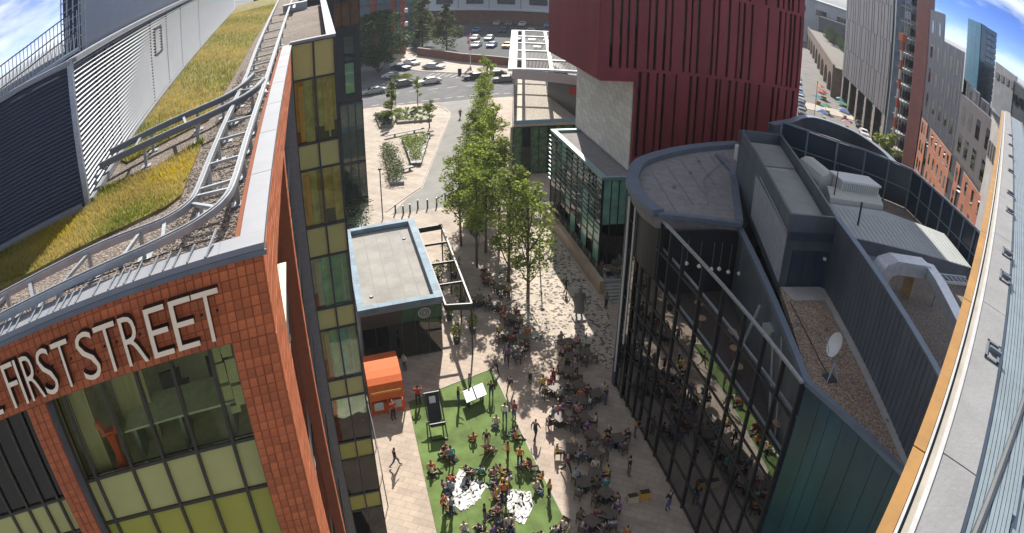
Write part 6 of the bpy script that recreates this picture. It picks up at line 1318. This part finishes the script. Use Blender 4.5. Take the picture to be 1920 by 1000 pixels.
for k, (x, y, p) in enumerate(lawn_p):
    rz = rnd.uniform(0, 6.28)
    if y < 38: x = max(3.8, min(10.2, x + rnd.uniform(-.3, .3))); y += rnd.uniform(-.4, .4)
    po = person(x, y, p, zone(x, y), rz, pre.get(k), group=LG, z=.036)
    if p == 'ground' and k % 4 == 0: po.location.z = .14; seat('deckchair', x, y, rz, 'low deckchair under person ' + po['who'], 'low deckchairs on the lawn', .036)
    del po['who']
for (x, y, p, w, t) in ((2.1, 34.6, 'walk', 'alone on sunny paving left of the lawn', 'black'), (2.6, 38.9, 'stand', 'in front of the orange stall', 'red'), (4.4, 39.9, 'arms', 'in the shade between stall and lawn', 'red'), (4.1, 43.8, 'stand', 'beside the kiosk door', 'white'), (10.8, 34.8, 'walk', 'on the sunny paving right of the lawn', 'navy'), (18.8, 57.8, 'walk', 'at the far corner of the setts', 'black'), (18.0, 51.0, 'walk', 'on the setts beside the shadow edge', 'black'), (19.8, 103.0, 'walk', 'at the road end of the lane', 'black'), (10.0, 41.8, 'walk', 'just beyond the lawn corner', 'grey'), (10.4, 39.4, 'step', 'beside the lawn edge in tree shade', 'navy'), (20.3, 48.0, 'stand', 'below the terrace steps', 'grey'), (16.6, 27.3, 'stand', 'beside the glass wall near the planters', 'black'), (11.0, 42.6, 'walk', 'between lawn and avenue', 'purple'), (28.0, 135.0, 'walk', 'on the far pavement by brick wall', 'navy'), (22.6, 80.5, 'walk', 'on the narrow walk beside the pavilion', 'black'), (19.5, 75.0, 'stand', 'on the walk near the pavilion corner', 'grey'), (20.0, 88.0, 'walk', 'on the walk at the far pavilion side', 'cream')):
    person(x, y, p, w, None, t, group='people walking and standing round the plaza')
# cafe tables in the shade and under the trees
tab = []
for k in range(12):
    t = k / 11
    tab += [(lerp(15.4, 12.6, t) + rnd.uniform(-.25, .25), lerp(43.3, 25.6, t))]
    if k % 3 == 0: tab += [(lerp(16.6, 14.4, t) + rnd.uniform(-.3, .3) - (.4 if k > 11 else 0), lerp(41.8, 25.6, t))]
    if 1 < k < 12 and k % 2: tab += [(lerp(13.7, 11.8, t) + rnd.uniform(-.2, .2), lerp(42.8, 27, t))]
tab += [(12.2, 54), (12.9, 51.8), (12.0, 49.6), (12.6, 47.4), (11.8, 45.4), (12.9, 44.6), (11.9, 43.2), (10.9, 50.6)]
tab += [(22.0, 51.6), (22.8, 52.4)]
rows_w = ['just below the statue', 'at the upper shaded tables', 'at the middle shaded tables', 'at the lower shaded tables', 'at the nearest shaded tables']
for k, (x, y) in enumerate(tab):
    if abs(x - 14.8) < 1.0 and abs(y - 28.4) < .6: continue
    zt = 1.0 if x > 20 else 0.0
    tree = y > 43.0 and x < 14; tg = 'under the avenue trees' if tree else ('on the raised terrace' if x > 20 else rows_w[min(4, int((44 - y) / 4.2))])
    n = rnd.choice((2, 3, 3, 4)); a0 = rnd.uniform(0, 6.28)
    who = []
    for j in range(n):
        a = a0 + j * 6.283 / n + rnd.uniform(-.25, .25); px, py = x + math.sin(a) * .68, y + math.cos(a) * .68; rz = -a
        lb = 'empty cafe chair ' + tg
        if rnd.random() < .82: po = person(px, py, 'chair', tg, rz, group='people at the cafe tables', z=zt); lb = 'cafe chair under person ' + po['who'] + ' ' + tg; lb = lb if len(lb.split()) <= 16 else 'cafe chair under person ' + po['who'].rsplit(',', 1)[0] + ' ' + tg; who.append(po['who'].split(' top')[0][3:]); del po['who']
        seat('cafe_chair', px, py, rz, lb, 'cafe chairs ' + tg, zt)
    seat('cafe_table', x, y, rnd.uniform(0, 1.57), ('square cafe table between people in %s ' % ', '.join(who) + tg) if who else 'unused square cafe table ' + tg, 'cafe tables ' + tg, zt)
for (x, y) in ((13.2, 37.5), (13.0, 36.2), (13.4, 34.6), (12.2, 35.8), (12.5, 38.9), (12.0, 40.2), (13.4, 39.6), (14.6, 41.4), (15.3, 30.4), (16.2, 36.9), (16.9, 33.5), (11.8, 31.5)): person(x, y, rnd.choice(('stand', 'arms', 'walk')), 'among the shaded cafe tables', group='people standing between the tables')
# figure for the statue, in stone, with a long coat
sj = skel('stand'); sm_ = figure(sj, 'statue_figure'); sm_.materials.clear(); sm_.materials.append(M('statue stone', (0.2, 0.19, 0.18), .85, var=.15, scale=4)); sm_.polygons.foreach_set('material_index', [0] * len(sm_.polygons)); sm_.update()
so_ = inst('figure', sm_, (17.7, 46.9, .18), stt); so_.scale = (1.75, 1.75, 1.62)
ct = B(); n = 14
for z, rx, ry in ((.75, .40, .32), (1.5, .36, .28), (2.3, .40, .28)): pass
rings = [(.75, .42, .34), (1.2, .38, .3), (1.75, .33, .26), (2.25, .36, .25), (2.5, .2, .18)]
vs = [(17.7 + rx * math.cos(2 * math.pi * k / n), 46.9 + ry * math.sin(2 * math.pi * k / n), z) for z, rx, ry in rings for k in range(n)]
ct.add(vs, [(j * n + k, j * n + (k + 1) % n, j * n + n + (k + 1) % n, j * n + n + k) for j in range(4) for k in range(n)]); obj('coat', ct, M('statue stone', (0.2, 0.19, 0.18)), stt, smooth=True)

for o in scene.objects:
    if 'who' in o: del o['who']
# ------------------------------------------------------------------ haze volume added to lift the shadows
hz = bpy.data.materials.new('shadow lift haze'); hz.use_nodes = True; hn = hz.node_tree; hn.nodes.clear()
ho = hn.nodes.new('ShaderNodeOutputMaterial'); pv = hn.nodes.new('ShaderNodeVolumePrincipled')
pv.inputs['Color'].default_value = (0.86, 0.93, 1.0, 1); pv.inputs['Density'].default_value = 0.00022; pv.inputs['Anisotropy'].default_value = 0.2
hn.links.new(pv.outputs[0], ho.inputs['Volume'])
obj('haze', B().box(-2600, -700, -1.2, 3600, 4600, 66), hz, kind='stuff')
scene.cycles.volume_bounces = 1
